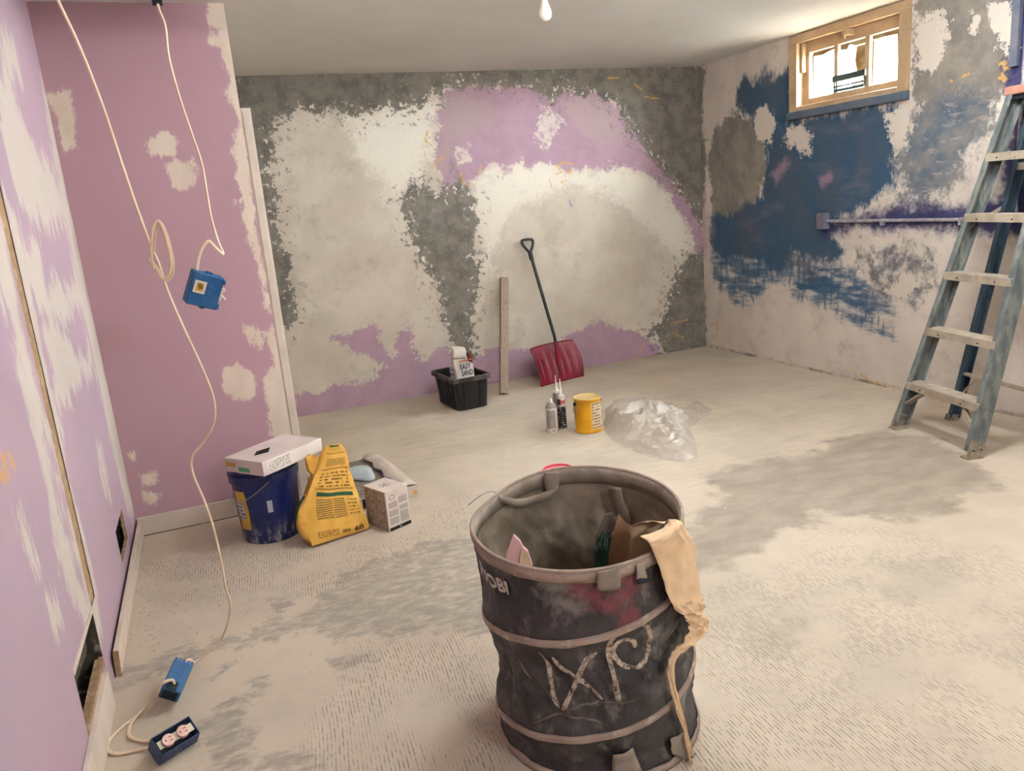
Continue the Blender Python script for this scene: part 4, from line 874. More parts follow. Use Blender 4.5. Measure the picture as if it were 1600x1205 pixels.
# ================================================================== things along the back wall
# ---- black tub
K0, K1, K2 = Vector((1.514, 5.011, 0)), Vector((1.741, 5.040, 0)), Vector((1.487, 5.386, 0))
ka = math.atan2(K1.y-K0.y, K1.x-K0.x)*.7; KC = (K1+K2)/2; MK = Matrix.Translation(KC) @ Matrix.Rotation(ka, 4, 'Z')
M_blk = simple('dusty_black_plastic', rgb(20, 19, 19), rgb(27, 26, 25), 14, .45, dirt=rgb(110, 102, 96), dscale=11, dlo=.64, dhi=.80, spec=.5, stretch=(1, 1, .4))
t_ = thing('plastic_tub', 'dusty black ribbed plastic tub by the lilac wall base', 'tub', KC)
def rr_loop(hx, hy, z, r_=.03, n=5):
    out = []
    for cx, cy, a0 in ((hx-r_, hy-r_, 0), (-hx+r_, hy-r_, 90), (-hx+r_, -hy+r_, 180), (hx-r_, -hy+r_, 270)):
        for k in range(n): a = math.radians(a0+90*k/(n-1)); out.append(MK @ Vector((cx+r_*math.cos(a), cy+r_*math.sin(a), z)))
    return out
HX, HY, HZ = .114, .188, .232
b = MB(); b.grid([rr_loop(HX-.004, HY-.004, .002), rr_loop(HX, HY, .004), rr_loop(HX+.016, HY+.018, HZ-.02), rr_loop(HX+.018, HY+.02, HZ), rr_loop(HX+.013, HY+.015, HZ), rr_loop(HX-.005, HY-.005, .010)], closed=True)
n_ = 20; b.f.append(list(range(n_))); b.mi.append(0); b.f.append([5*n_+i for i in range(n_)]); b.mi.append(0); tub = b.build('body', M_blk, t_, True)
b = MB(); b.grid([rr_loop(HX+.016, HY+.018, HZ-.028), rr_loop(HX+.034, HY+.036, HZ-.024), rr_loop(HX+.034, HY+.036, HZ+.002), rr_loop(HX+.028, HY+.030, HZ+.008), rr_loop(HX+.013, HY+.015, HZ+.006)], closed=True); b.build('rim', simple('dusty_black_rim', rgb(40, 37, 35), rgb(96, 88, 80), 10, .5), tub, True)
def rib(x0, y0, dx, dy):
    q = MB(); s = .017
    q.hexa([MK @ Vector(p) for p in ((x0-dx, y0-dy, .012), (x0+dx, y0+dy, .012), (x0+dx*1.0+(.006 if dy else 0)*math.copysign(1, x0), y0+dy+(.006 if dx else 0)*math.copysign(1, y0), .012), (x0-dx+(.006 if dy else 0)*math.copysign(1, x0), y0-dy+(.006 if dx else 0)*math.copysign(1, y0), .012))]
           + [MK @ Vector((px_+(s if dy else 0)*math.copysign(1, x0), py_+(s if dx else 0)*math.copysign(1, y0), HZ-.026)) for px_, py_ in ((x0-dx, y0-dy), (x0+dx, y0+dy), (x0+dx+(.006 if dy else 0)*math.copysign(1, x0), y0+dy+(.006 if dx else 0)*math.copysign(1, y0)), (x0-dx+(.006 if dy else 0)*math.copysign(1, x0), y0-dy+(.006 if dx else 0)*math.copysign(1, y0)))])
    q.build('rib', M_blk, tub)
for yy in (-.12, -.06, 0, .06, .12):
    for s in (-1, 1): rib(s*(HX+.0005), yy, 0, .009)
for xx_ in (-.06, .06):
    for s in (-1, 1): rib(xx_, s*(HY+.0005), .009, 0)
# ---- paper sack of compound standing in the tub
sc = MK @ Vector((.005, -.06, .012)); MZ = Matrix.Translation(sc) @ Matrix.Rotation(ka+.12, 4, 'Z') @ Matrix.Rotation(-.05, 4, 'X') @ Matrix.Scale(1.28, 4, (0, 0, 1)) @ Matrix.Scale(1.12, 4, (1, 0, 0))
t_ = thing('compound_bag', 'white paper bag of joint compound with rolled top standing in the black tub', 'bag', sc)
M_ez = simple('white_paper_bag', rgb(218, 208, 196), rgb(204, 194, 182), 14, .7, bump=.003, bscale=24)
b = MB(); rows = []
for j in range(15):
    tt = j/14; hx = .072*(1-.1*tt); hy = .05*(1-.55*max(0, tt-.55)/.45); row = []
    for k in range(24):
        a = 2*math.pi*k/24; c_, s_ = math.cos(a), math.sin(a); e_ = .45
        p = Vector((hx*math.copysign(abs(c_)**e_, c_), hy*math.copysign(abs(s_)**e_, s_), .27*tt)); row.append(MZ @ (p+wob(p, 20, .006)))
    rows.append(row)
b.grid(rows, closed=True); b.f.append(list(range(24))); b.mi.append(0); b.f.append([14*24+k for k in range(24)]); b.mi.append(0); eb = b.build('sack', M_ez, t_, True)
rows = []
for j in range(9):
    a = math.pi*1.15*j/8; row = []
    for i in range(7):
        x_ = -.075+.09*i/6; row.append(MZ @ (Vector((x_, -.02-.030*math.sin(a), .268+.034-.034*math.cos(a)-.012*i/6))+wob((x_, a, 0), 12, .006)))
    rows.append(row)
b = MB(); b.grid(rows); b.build('rolled_top', M_ez, t_, True, solid=.003)
M_brn = simple('brown_bag_mouth', rgb(120, 62, 42), rgb(84, 42, 30), 24, .7)
b = MB(); rows = [[MZ @ Vector((.005+.06*i/5, -.028+.02*math.sin(i*1.3), .255+.05*j/3-.006*i)) for i in range(6)] for j in range(4)]; b.grid(rows); b.build('torn_mouth', M_brn, t_, True, solid=.004)
fz = lambda u, v: MZ @ Vector((u, -.0565, v))
b = MB(); add_text(b, 'EASY', fz, -.048, .205, .030, .082, .03); b.build('lettering', simple('navy_ink', rgb(52, 56, 76), None), eb)
b = MB(); add_text(b, 'SAND', fz, -.040, .168, .030, .084, .03); b.build('lettering', simple('navy_ink_b', rgb(58, 60, 80), None), eb)
panel('red_strip', simple('red_brown_strip', rgb(150, 66, 46), rgb(170, 96, 70), 30), eb, fz, -.05, .058, .248, .256)
panel('side_print', print_mat('violet_side_print', rgb(196, 186, 190), rgb(96, 88, 116), 5, 4, .5), eb, lambda u, v: MZ @ Vector((-.0775, u, v)), .035, -.035, .09, .22)

# ---- board leaning on the wall
P0 = flr(788, 617); P1 = hit(788, 434, 1, YB-.022); P1.y = YB-.024
M_brd = simple('weathered_stud', rgb(160, 140, 124), rgb(140, 121, 107), 16, .85, stretch=(6, 6, .6), bump=.001)
b = MB(); b.bar(P0+Vector((0, .012, .004)), P1, .062, .036, (1, 0, 0)); P = tag(b.build('wooden_board', M_brd, None, bevel=.002), 'weathered grey wooden stud leaning on the wall beside the red shovel', 'board')

# ---- snow shovel
S0, S1 = flr(844, 605), flr(911, 588); Sm = (S0+S1)/2; St = hit(823, 374, 1, YB-.075)
sx_ = (S1-S0).normalized(); su = (St-Sm).normalized(); su = (su-sx_*0).normalized(); sn = sx_.cross(su).normalized()
if sn.y > 0: sn = -sn
t_ = thing('snow_shovel', 'red snow shovel with black handle leaning against the plaster wall', 'shovel', Sm)
M_red = simple('scuffed_red_plastic', rgb(124, 10, 38), rgb(106, 8, 32), 8, .4, dirt=rgb(170, 104, 102), dscale=13, dlo=.62, dhi=.8, spec=.5)
M_blkh = simple('black_grip', rgb(42, 48, 46), rgb(30, 34, 34), 20, .45)
WS = (S1-S0).length; NU, NV = 45, 18; rows = []
sq = (su-sx_*su.dot(sx_)).normalized()
for j in range(NV+1):
    v_ = j/NV; row = []
    for i in range(NU+1):
        u_ = i/NU-.5; rib_ = .010*(max(0, math.cos(2*math.pi*(u_+.5)*6.5))**3)*math.sin(math.pi*min(1, v_*1.15))*(1 if .06 < v_ < .92 else 0)
        depth = .055*math.sin(math.pi*.55*v_)*(1-.35*abs(2*u_)**3)+.05*v_**3
        flare = .035*(abs(2*u_)**6)*math.sin(math.pi*min(1, v_+.1))
        p = Sm+sx_*(u_*WS*(1+.02*math.sin(math.pi*v_)))+sq*(v_*.315-.012*abs(2*u_)**4*(v_ > .9))+sn*(-depth+flare+rib_+.058*v_)
        p.z = max(p.z, .002); row.append(p)
    rows.append(row)
b = MB(); b.grid(rows); b.build('blade', M_red, t_, True, solid=.005)
neck = [Sm+sq*z+sn*o for z, o in ((.08, .004), (.13, .010), (.20, .020), (.26, .028), (.31, .031))]
b = MB(); b.tube(neck, [.004, .015, .02, .019, .018], 12, flat=.9); b.build('socket', M_red, t_, True)
gb = St-su*.115
b = MB(); b.tube([Sm+sq*.22+sn*.026, Sm+sq*.36+sn*.032, gb], .0125, 12); b.build('shaft', M_blkh, t_, True)
b = MB(); gx = sx_; lo = [gb-su*.03, gb+su*.0]
b.tube([gb-su*.05, gb+su*.012], .018, 12)
loop = [gb+su*.005, gb+su*.045-gx*.030, gb+su*.085-gx*.052, gb+su*.108-gx*.046, gb+su*.114, gb+su*.108+gx*.046, gb+su*.085+gx*.052, gb+su*.045+gx*.030, gb+su*.005]
b.tube(spline(loop, 5), .0115, 10); b.build('grip', M_blkh, t_, True)

# ================================================================== cans and tubes on the floor
cs = flr(864, 677)+Vector((.012, .030, 0))
t_ = thing('spray_can', 'white and grey spray foam can standing beside the caulk tubes', 'can', cs)
M_cw = simple('off_white_can', rgb(206, 196, 186), rgb(192, 182, 172), 30, .35, spec=.5)
b = MB(); b.lathe([(0, 0), (.034, 0), (.036, .005), (.036, .150), (.034, .156), (.0, .156)], cs, 28); cb_ = b.build('can', M_cw, t_, True)
b = MB(); b.lathe([(.035, .156), (.034, .162), (.024, .182), (.016, .188), (.0, .188)], cs, 28); b.build('collar', simple('grey_collar', rgb(138, 130, 124), None, rough=.4), t_, True)
b = MB(); b.lathe([(.011, .186), (.010, .200), (.006, .212), (.0004, .216)], cs, 20); b.build('nozzle', M_cw, t_, True)
fcan = lambda R_, c_: (lambda u, v: c_+Vector((R_*math.cos(u), R_*math.sin(u), v)))
panel('label', simple('grey_label', rgb(150, 138, 132), rgb(138, 126, 122), 20, .5), cb_, fcan(.0365, cs), -2.9, -1.35, .03, .145, 14)
panel('label_edge', simple('amber_label_edge', rgb(196, 160, 110), None), cb_, fcan(.0367, cs), -1.35, -1.25, .03, .145, 3)
panel('emblem', print_mat('grey_emblem', rgb(200, 190, 180), rgb(110, 100, 96), 1, 2, .6), cb_, fcan(.0366, cs), -2.0, -1.55, .008, .024, 5)
for k, (px_, py_, dark, lb) in enumerate(((880, 672, True, 'black caulk tube with a pink band standing beside the spray can'), (873, 664, False, 'grey caulk tube standing behind the black caulk tube'))):
    c_ = flr(px_, py_)+Vector((.012, .026, 0)); R_ = .0245
    t_ = thing('caulk_tube', lb, 'caulk tube', c_)
    b = MB(); b.lathe([(0, 0), (R_, 0), (R_, .205), (R_-.002, .208), (0, .208)], c_, 24); tb = b.build('tube', M_cw if dark else simple('grey_tube', rgb(128, 120, 114), rgb(116, 108, 104), 20, .45), t_, True)
    b = MB(); b.lathe([(R_+.001, .205), (R_+.001, .214), (.012, .224), (.009, .232), (.0075, .235), (.0030, .318), (.0004, .320)], c_, 20); b.build('nozzle', M_cw, t_, True)
    if dark:
        panel('label', print_mat('black_tube_label', rgb(40, 38, 38), rgb(150, 140, 132), 9, 6, .45), tb, fcan(R_+.0006, c_), -3.3, .2, .008, .148, 22)
        panel('band', simple('pink_band', rgb(206, 112, 106), rgb(190, 96, 92), 20, .5), tb, fcan(R_+.0008, c_), -2.2, .2, .166, .190, 14)
        panel('band', simple('black_band_b', rgb(56, 40, 38), None), tb, fcan(R_+.0006, c_), -3.4, -2.2, .158, .196, 8)
# yellow pail
cp_ = flr(922, 678)+Vector((.03, .072, 0))
t_ = thing('paint_can', 'yellow metal can with a wrap-around label next to clear plastic', 'paint can', cp_)
M_yel = simple('yellow_enamel', rgb(216, 156, 22), rgb(200, 140, 18), 10, .35, spec=.5)
b = MB(); b.lathe([(0, 0), (.080, 0), (.083, .004), (.0835, .010), (.081, .014), (.081, .084), (.0822, .087), (.081, .090), (.081, .196), (.083, .199), (.085, .203), (.085, .210), (.083, .213)], cp_, 44); cn = b.build('can', M_yel, t_, True)
b = MB(); b.lathe([(.084, .210), (.0835, .214), (.080, .2145), (.076, .208), (.070, .2065), (.0, .2065)], cp_, 44); b.build('lid', simple('lid_cream_yellow', rgb(206, 180, 128), rgb(196, 164, 104), 12, .45), t_, True)
panel('label', print_mat('can_label', rgb(212, 192, 158), rgb(146, 124, 104), 9, 4, .55), cn, fcan(.0832, cp_), -1.72, .5, .026, .190, 18)
panel('label_edge', simple('label_edge', rgb(216, 172, 78), None), cn, fcan(.0831, cp_), -1.86, -1.72, .026, .190, 4)
ww = [cp_+Vector((.092*math.cos(math.pi+a_), .092*math.sin(math.pi+a_)*.0+.02*math.sin(a_), .185-.13*math.sin(a_))) for a_ in [math.pi*k/16 for k in range(17)]]
ww = [cp_+Vector((-.088*math.cos(math.pi*k/20), -.0+.088*math.sin(math.pi*k/20), .180-.10*math.sin(math.pi*k/20))) for k in range(21)]
b = MB(); b.tube(ww, .0018, 8); b.build('bail_handle', M_wire, t_, True)
for s in (-1, 1):
    b = MB(); b.tube([cp_+Vector((s*.079, 0, .180)), cp_+Vector((s*.092, 0, .180))], .010, 12); b.build('bail_ear', M_jin, t_, True)
# red lid behind the collapsible bin
cr = flr(872, 738)
t_ = thing('tub_lid', 'round pink lid with a red rim on the floor behind the fabric bin', 'lid', cr)
b = MB(); b.lathe([(0, .012), (.072, .012), (.074, .010)], cr, 36); b.build('disc', simple('pink_lid', rgb(206, 124, 124), rgb(196, 112, 114), 14, .45), t_, True)
b = MB(); b.lathe([(.080, .001), (.084, .004), (.084, .016), (.080, .019), (.075, .016), (.074, .011), (.074, .001)], cr, 36); b.build('rim', simple('red_lid_rim', rgb(206, 40, 62), None, rough=.4), t_, True)

# ================================================================== clear plastic sheet
pl_poly = on_floor((944, 668), (948, 640), (962, 626), (990, 622), (1020, 624), (1050, 632), (1066, 642), (1078, 634), (1090, 627), (1100, 634), (1113, 641), (1085, 662), (1078, 676), (1086, 692), (1088, 716), (1062, 722), (1030, 716), (1000, 708), (970, 694), (952, 684))
gx_ = np.arange(1.95, 3.05, .011); gy_ = np.arange(3.2, 4.75, .011)
UU, VV = np.meshgrid(gx_, gy_); PP = np.stack([UU.ravel(), VV.ravel()], 1); dd = sdf(PP, [pl_poly])
def ridged(x, y, s, seed): return max(0, 1-abs(mnoise.noise(Vector((x*s, y*s, seed))))*3.2)
hz = []
for (x_, y_), d_ in zip(PP, dd):
    e_ = min(1, max(0, d_)/.09)**.7; wx = x_+.05*mnoise.noise(Vector((x_*7, y_*7, 3))); wy = y_+.05*mnoise.noise(Vector((x_*7, y_*7, 8)))
    mound = math.exp(-(((x_-2.36)/.26)**2+((y_-3.98)/.40)**2)); big_ = .5+.5*mnoise.noise(Vector((wx*4.2, wy*3.4, 1)))
    h_ = .085*mound*(.35+1.0*big_)+(.012+.030*mound)*ridged(wx*1.0+wy*.6, wy-.4*wx, 6.5, 5)+(.008+.014*mound)*ridged(wx, wy, 15, 11)+.006*ridged(wx-wy, wy+wx, 24, 17)
    hz.append(.003+h_*e_)
nc = len(gx_); vid = {}; b = MB(); vs = []; fs = []
for j in range(len(gy_)-1):
    for i in range(nc-1):
        q = (j*nc+i, j*nc+i+1, (j+1)*nc+i+1, (j+1)*nc+i)
        if min(dd[k] for k in q) > -.012+.02*mnoise.noise(Vector((PP[q[0]][0]*9, PP[q[0]][1]*9, 0))):
            f = []
            for k in q:
                if k not in vid: vid[k] = len(vs); vs.append(Vector((PP[k][0], PP[k][1], hz[k]))+wob((PP[k][0], PP[k][1], 0), 14, .012)*min(1, max(0, dd[k])/.05)*Vector((1, 1, 0)).length*.6)
                f.append(vid[k])
            fs.append(f)
for v in vs: v.z = max(v.z, .002)
b.add(vs, fs)
g = NT('crumpled_clear_film'); tr = g.n('ShaderNodeBsdfTransparent'); df = g.n('ShaderNodeBsdfDiffuse'); tl = g.n('ShaderNodeBsdfTranslucent'); gl = g.n('ShaderNodeBsdfGlossy'); gl.inputs['Roughness'].default_value = .16
for nd in (df, tl): nd.inputs[0].default_value = rgb(228, 217, 204)
gl.inputs[0].default_value = (.95, .95, .95, 1); nrm = g.bump(g.noise(g.coord(), 45, 5, .6), .7, .006)
for nd in (df, gl): g.put(nd.inputs['Normal'], nrm)
m1, m2, m3 = (g.n('ShaderNodeMixShader') for _ in range(3)); m1.inputs[0].default_value = .35; m2.inputs[0].default_value = .16; m3.inputs[0].default_value = .42
L_ = g.t.links; L_.new(df.outputs[0], m1.inputs[1]); L_.new(tl.outputs[0], m1.inputs[2]); L_.new(m1.outputs[0], m2.inputs[1]); L_.new(gl.outputs[0], m2.inputs[2]); L_.new(m2.outputs[0], m3.inputs[1]); L_.new(tr.outputs[0], m3.inputs[2]); L_.new(m3.outputs[0], g.out.inputs[0])
tag(b.build('plastic_sheet', g.m, None, True, angle=24), 'crumpled clear plastic sheet heaped on the floor beside the yellow can', 'plastic sheet')

# ================================================================== collapsible fabric bin
C0, C1 = Vector((.820, 1.681, 0)), Vector((.805, 1.711, 0)); BH = .594; BR0_, BR1_ = .270, .2755
PITCH_H = .27
def helix_z(th): return .405+PITCH_H*((math.degrees(th) % 360)-236)/360
def bin_pt(th, t, off=0.0, wrinkle=True):
    c = C0.lerp(C1, t); r_ = BR0_+(BR1_-BR0_)*t; z = BH*t
    if wrinkle:
        fr_ = ((z-helix_z(th))/PITCH_H) % 1.0; w = math.sin(math.pi*fr_)**.8
        if z > .40: w *= max(0, (BH-z)/.194)**.7*.8
        if z < .05: w *= z/.05
        q = Vector((math.cos(th)*3.2, math.sin(th)*3.2, z*7)); q2 = Vector((math.cos(th)*7+z*9, math.sin(th)*7-z*5, z*16))
        r_ += w*(-.012+.026*mnoise.noise(q)+.018*(abs(mnoise.noise(q2))-.3)+.006*mnoise.noise(q2*2.1))
    r_ += off
    sag = .020*t**4*math.exp(-(((math.degrees(th) % 360)-128)/30)**2)
    return Vector((c.x+r_*math.cos(th), c.y+r_*math.sin(th), z+t*r_*(.046*math.cos(th)+.0898*math.sin(th))-sag))
def bin_ray(x, y, off=0.0, far=False):
    """pixel -> (angle, height fraction) on the smooth bin wall"""
    d = ray(x, y); t = .5
    for _ in range(12):
        c = C0.lerp(C1, t); R_ = BR0_+(BR1_-BR0_)*t+off
        a = d.x**2+d.y**2; bb = d.x*c.x+d.y*c.y; cc = c.x**2+c.y**2-R_*R_; D = bb*bb-a*cc
        k = (bb+(math.sqrt(D) if far else -math.sqrt(D)))/a if D > 0 else bb/a
        p = CAM+d*k; th = math.atan2(p.y-c.y, p.x-c.x); t = min(1.15, max(-.05, (p.z)/(BH+R_*(.046*math.cos(th)+.0898*math.sin(th)))))
    return th, t
t = NT('dusty_charcoal_fabric'); co = t.coord()
col = t.mix(t.smooth(t.noise(co, 9, 6, .65), .35, .7), rgb(44, 41, 42), rgb(72, 67, 65))
col = t.mix(t.math('MULTIPLY', t.smooth(t.noise(t.mapping(co, (1, 1, .6)), 20, 7, .7), .52, .72), .55), col, rgb(140, 130, 120))
st = t.math('MULTIPLY', t.smooth(t.math('ADD', t.attr('stain'), t.math('MULTIPLY', t.math('SUBTRACT', t.noise(co, 26, 6, .7), .5), .12)), -.01, .03), .75)
col = t.mix(st, col, rgb(126, 60, 68))
sh = t.math('MULTIPLY', t.smooth(t.math('ADD', t.attr('dusty'), t.math('MULTIPLY', t.math('SUBTRACT', t.noise(co, 22, 6, .7), .5), .2)), -.02, .05), .6)  # paler patches around chosen points of the bin wall
col = t.mix(sh, col, rgb(150, 142, 134))
M_fab = t.done(col, .55, t.bump(t.noise(co, 34, 6, .65), .5, .006), 0, .4)
M_lin = simple('olive_brown_lining', rgb(142, 128, 110), rgb(108, 96, 80), 6, .6, dirt=rgb(160, 148, 134), dscale=13, dlo=.56, dhi=.76, bump=.005, bscale=24, spec=.35)
M_bind = simple('dusty_mauve_binding', rgb(160, 141, 126), rgb(142, 123, 111), 12, .75, dirt=rgb(186, 170, 154), dscale=20, dlo=.55)
M_web = simple('grey_brown_webbing', rgb(150, 137, 122), rgb(130, 118, 104), 22, .8)
bin_ = thing('collapsible_bin', 'dirty black fabric pop-up bin with chalk scrawls in the open floor', 'bin', C0)
NT_, NZ = 168, 64
b = MB(); b.grid([[bin_pt(2*math.pi*i/NT_, j/NZ) for i in range(NT_)] for j in range(NZ+1)], closed=True); body = b.build('fabric_wall', M_fab, bin_, True, angle=180)
stn = [bin_pt(*bin_ray(*q)) for q in ((905, 925), (930, 935), (955, 945), (975, 930), (985, 915), (985, 965))]; dst = [bin_pt(*bin_ray(*q)) for q in ((865, 920), (880, 950), (1040, 1075), (1030, 1000), (1068, 1020), (1070, 1090), (1060, 960))]
for nm, pts_, rad in (('stain', stn, .035), ('dusty', dst, .04)):
    a_ = body.data.attributes.new(nm, 'FLOAT', 'POINT'); Mi = MW[bin_.name]
    a_.data.foreach_set('value', [max(-.3, rad-min((Mi @ v.co-p).length for p in pts_)) for v in body.data.vertices])
b = MB(); b.grid([[bin_pt(2*math.pi*i/NT_, j/NZ, -.004) for i in range(NT_)] for j in range(1, NZ+1)], closed=True); b.build('lining', M_lin, bin_, True, angle=180)
b = MB(); ring = [bin_pt(2*math.pi*i/64, 0, -.002, False) for i in range(64)]; b.add([v+Vector((0, 0, .004)) for v in ring]+[C0+Vector((0, 0, .004))], [(i, (i+1) % 64, 64) for i in range(64)]); b.build('base', M_fab, bin_)
def band(th0, th1, zf, w, off=.002, n=120, thick=.0012):
    rows = []
    for i in range(n+1):
        th = th0+(th1-th0)*i/n; z = zf(th, i/n); rows.append([bin_pt(th, min(1, max(0, (z-w/2)/BH)), off), bin_pt(th, min(1, max(0, z/BH)), off+.003), bin_pt(th, min(1, max(0, (z+w/2)/BH)), off)])
    m = MB(); m.grid(rows); return m
b = band(0, 2*math.pi, lambda a, s: BH-.016, .030); rb = b.build('rim_binding', M_bind, bin_, True, solid=.0015)
b = MB(); b.tube([bin_pt(2*math.pi*i/96, 1.0, -.001)+Vector((0, 0, .001)) for i in range(97)], .005, 8); b.build('rim_wire', M_bind, rb, True)
b = MB(); b.grid([[bin_pt(2*math.pi*i/96, (BH-.045)/BH, -.0055), bin_pt(2*math.pi*i/96, (BH-.02)/BH, -.0075), bin_pt(2*math.pi*i/96, 1.0, -.0055)] for i in range(97)]); b.build('inner_hem', M_web, rb, True, solid=.001)
tot = math.radians(360*(.56-.03)/PITCH_H); s0 = math.radians(236+360*(.03-.405)/PITCH_H)
rows = []
for i in range(321):
    th = s0+tot*i/320; z = .03+(.56-.03)*i/320; rows.append([bin_pt(th, (z-.011)/BH, .0015), bin_pt(th, (z-.005)/BH, .006), bin_pt(th, (z+.005)/BH, .006), bin_pt(th, (z+.011)/BH, .0015)])
b = MB(); b.grid(rows); b.build('spiral_binding', M_bind, bin_, True, solid=.001)
b = band(0, 2*math.pi, lambda a, s: .012, .022, .003); b.build('base_binding', M_bind, bin_, True, solid=.001)
# chalk scrawls
def c5(x, y): return (700+x/3.636, 900+y/3.636)
def ribbon(pxs, w, off, n=7):
    st_ = [bin_ray(*p) for p in pxs]; sp_ = spline([(a*BR0_, t_*BH, 0) for a, t_ in st_], n); rows = []
    for i, p in enumerate(sp_):
        tg = (sp_[min(i+1, len(sp_)-1)]-sp_[max(0, i-1)]).normalized(); nn = Vector((-tg.y, tg.x, 0)); ww_ = w*(.9+.25*mnoise.noise(Vector((i*.12, w*999, 0))))*(1 if 1 < i < len(sp_)-2 else .6)
        rows.append([bin_pt(q.x/BR0_, min(1, max(0, q.y/BH)), off) for q in (p-nn*ww_/2, p, p+nn*ww_/2)])
    m = MB(); m.grid(rows); return m
M_chalk = NT('chalk_on_fabric'); t = M_chalk; co = t.coord(); M_chalk = t.done(t.mix(t.smooth(t.noise(co, 90, 6, .7), .38, .56), rgb(112, 102, 94), rgb(182, 166, 148)), .95, None, 0, .1)
for ln, w in (([(510, 440), (545, 468), (570, 530), (576, 620), (582, 690), (620, 772)], .011), ([(595, 460), (650, 530), (730, 592), (800, 652), (882, 722)], .013), ([(845, 448), (780, 492), (740, 590), (692, 690), (640, 790)], .014),
              ([(985, 298), (935, 365), (918, 450), (942, 560), (960, 650), (972, 730)], .014), ([(1100, 445), (1075, 395), (1015, 375), (960, 405), (945, 450), (985, 510), (1060, 545), (1125, 525), (1165, 460), (1172, 380), (1150, 310), (1100, 275), (1040, 285)], .013)):
    ribbon([c5(*p) for p in ln], w, .0014).build('chalk_stroke', M_chalk, body, True)
M_fold = simple('dusty_crease', rgb(96, 88, 82), rgb(118, 108, 98), 30, .8)
for ln, w in (([(330, 420), (420, 520), (520, 640), (600, 730), (625, 775)], .005), ([(490, 835), (620, 805), (760, 825), (910, 855)], .005), ([(690, 770), (860, 745), (1060, 715)], .005)):
    ribbon([c5(*p) for p in ln], w, .0022).build('crease', M_fold, body, True)
# lettering near the rim
thI, tI = bin_ray(791, 930); hgt = .038
b = MB(); vsT, fsT, wT = text_mesh('RYOBI', .035); LW = .135
b.add([bin_pt(thI-(1-x/wT)*LW/BR0_*1.0, (tI*BH+y*hgt-.004)/BH, .0032) for x, y in vsT], fsT); b.build('lettering', simple('grey_print', rgb(206, 194, 184), rgb(184, 172, 164), 40, .8), body)
# label, buckle and handle straps
def patch(name, mat, pxs, off, n=6, solid=.0025, parent=None):
    (a, b1, c_, d_) = [bin_ray(*p) for p in pxs]; rows = []
    for j in range(n+1):
        row = []
        for i in range(n+1):
            u_, v_ = i/n, j/n; th = (a[0]*(1-u_)+b1[0]*u_)*(1-v_)+(d_[0]*(1-u_)+c_[0]*u_)*v_; t_ = (a[1]*(1-u_)+b1[1]*u_)*(1-v_)+(d_[1]*(1-u_)+c_[1]*u_)*v_
            row.append(bin_pt(th, min(1.0, max(0.005, t_)), off+.003*math.sin(3*v_+2*u_)))
        rows.append(row)
    m = MB(); m.grid(rows); return m.build(name, mat, parent or bin_, True, solid=solid)
patch('label_tab', M_web, ((932, 922), (967, 917), (968, 869), (932, 874)), .008)
lp = patch('buckle_strap', M_web, ((993, 905), (1008, 902), (1003, 876), (990, 879)), .010)
patch('buckle', M_jin, ((993, 911), (1010, 905), (1009, 898), (993, 904)), .014, parent=lp)
patch('handle_strap', M_web, ((957, 1212), (1000, 1200), (988, 1168), (957, 1178)), .016)
patch('handle_strap', M_web, ((1042, 1172), (1078, 1200), (1066, 1140), (1040, 1150)), .018)
def inner_ribbon(pxs, w_px, inset, mat, name, lift=0.0):
    rows = []
    for (x, y, dx, dy) in pxs:
        row = []
        for s_ in (-1, 0, 1):
            th, tt = bin_ray(x+dx*s_*w_px/2, y+dy*s_*w_px/2, -inset, True); row.append(bin_pt(th, min(1.03, max(.02, tt)), -inset, False)+Vector((0, 0, lift)))
        rows.append(row)
    R_ = list(zip(*[spline([r_[k] for r_ in rows], 5) for k in range(3)])); m = MB(); m.grid([list(r_) for r_ in R_]); return m.build(name, mat, bin_, True, solid=.003)
inner_ribbon([(778, 764, 0, 1), (792, 775, .2, 1), (812, 782, 0, 1), (835, 779, 0, 1), (858, 772, 0, 1), (872, 764, 0, 1)], 13, .028, M_web, 'handle_strap')
inner_ribbon([(862, 738, 1, 0), (862, 748, 1, 0), (862, 758, .9, 0), (862, 768, .6, 0), (862, 776, .3, .3)], 24, .022, M_web, 'handle_strap')
inner_ribbon([(960, 762, 1, 0), (964, 780, 1, 0), (972, 800, 1, 0), (978, 818, .8, 0)], 20, .03, M_lin, 'loose_strap')
b = MB(); p0 = bin_pt(*bin_ray(776, 765, 0, True)); b.tube(spline([p0+Vector((.01, 0, .0)), p0+Vector((-.015, .01, .012)), p0+Vector((-.045, .012, .006)), p0+Vector((-.085, .015, -.016))], 6), .0022, 6); b.build('loose_wire', M_wire, bin_, True)

# ---- what is in the bin
RC = Vector((.815, 1.69, .16)); rows = []
for i in range(17):
    r_ = .245*i/16; row = []
    for k in range(64):
        a = 2*math.pi*k/64; p = Vector((r_*math.cos(a), r_*math.sin(a), 0)); row.append(RC+p+Vector((0, 0, .05*mnoise.noise(p*14)+.03*mnoise.noise(p*38)+.02)))
    rows.append(row)
b = MB(); b.grid(rows, closed=True); b.grid([rows[-1], [Vector((p.x, p.y, .012)) for p in rows[-1]]], closed=True)
o = b.build('demolition_rubble', simple('dark_rubble', rgb(70, 62, 54), rgb(110, 98, 86), 16, .95, bump=.01), None, True); o['kind'] = 'stuff'; tag(o, 'dark heap of rubble filling the bottom of the fabric bin', 'rubble')
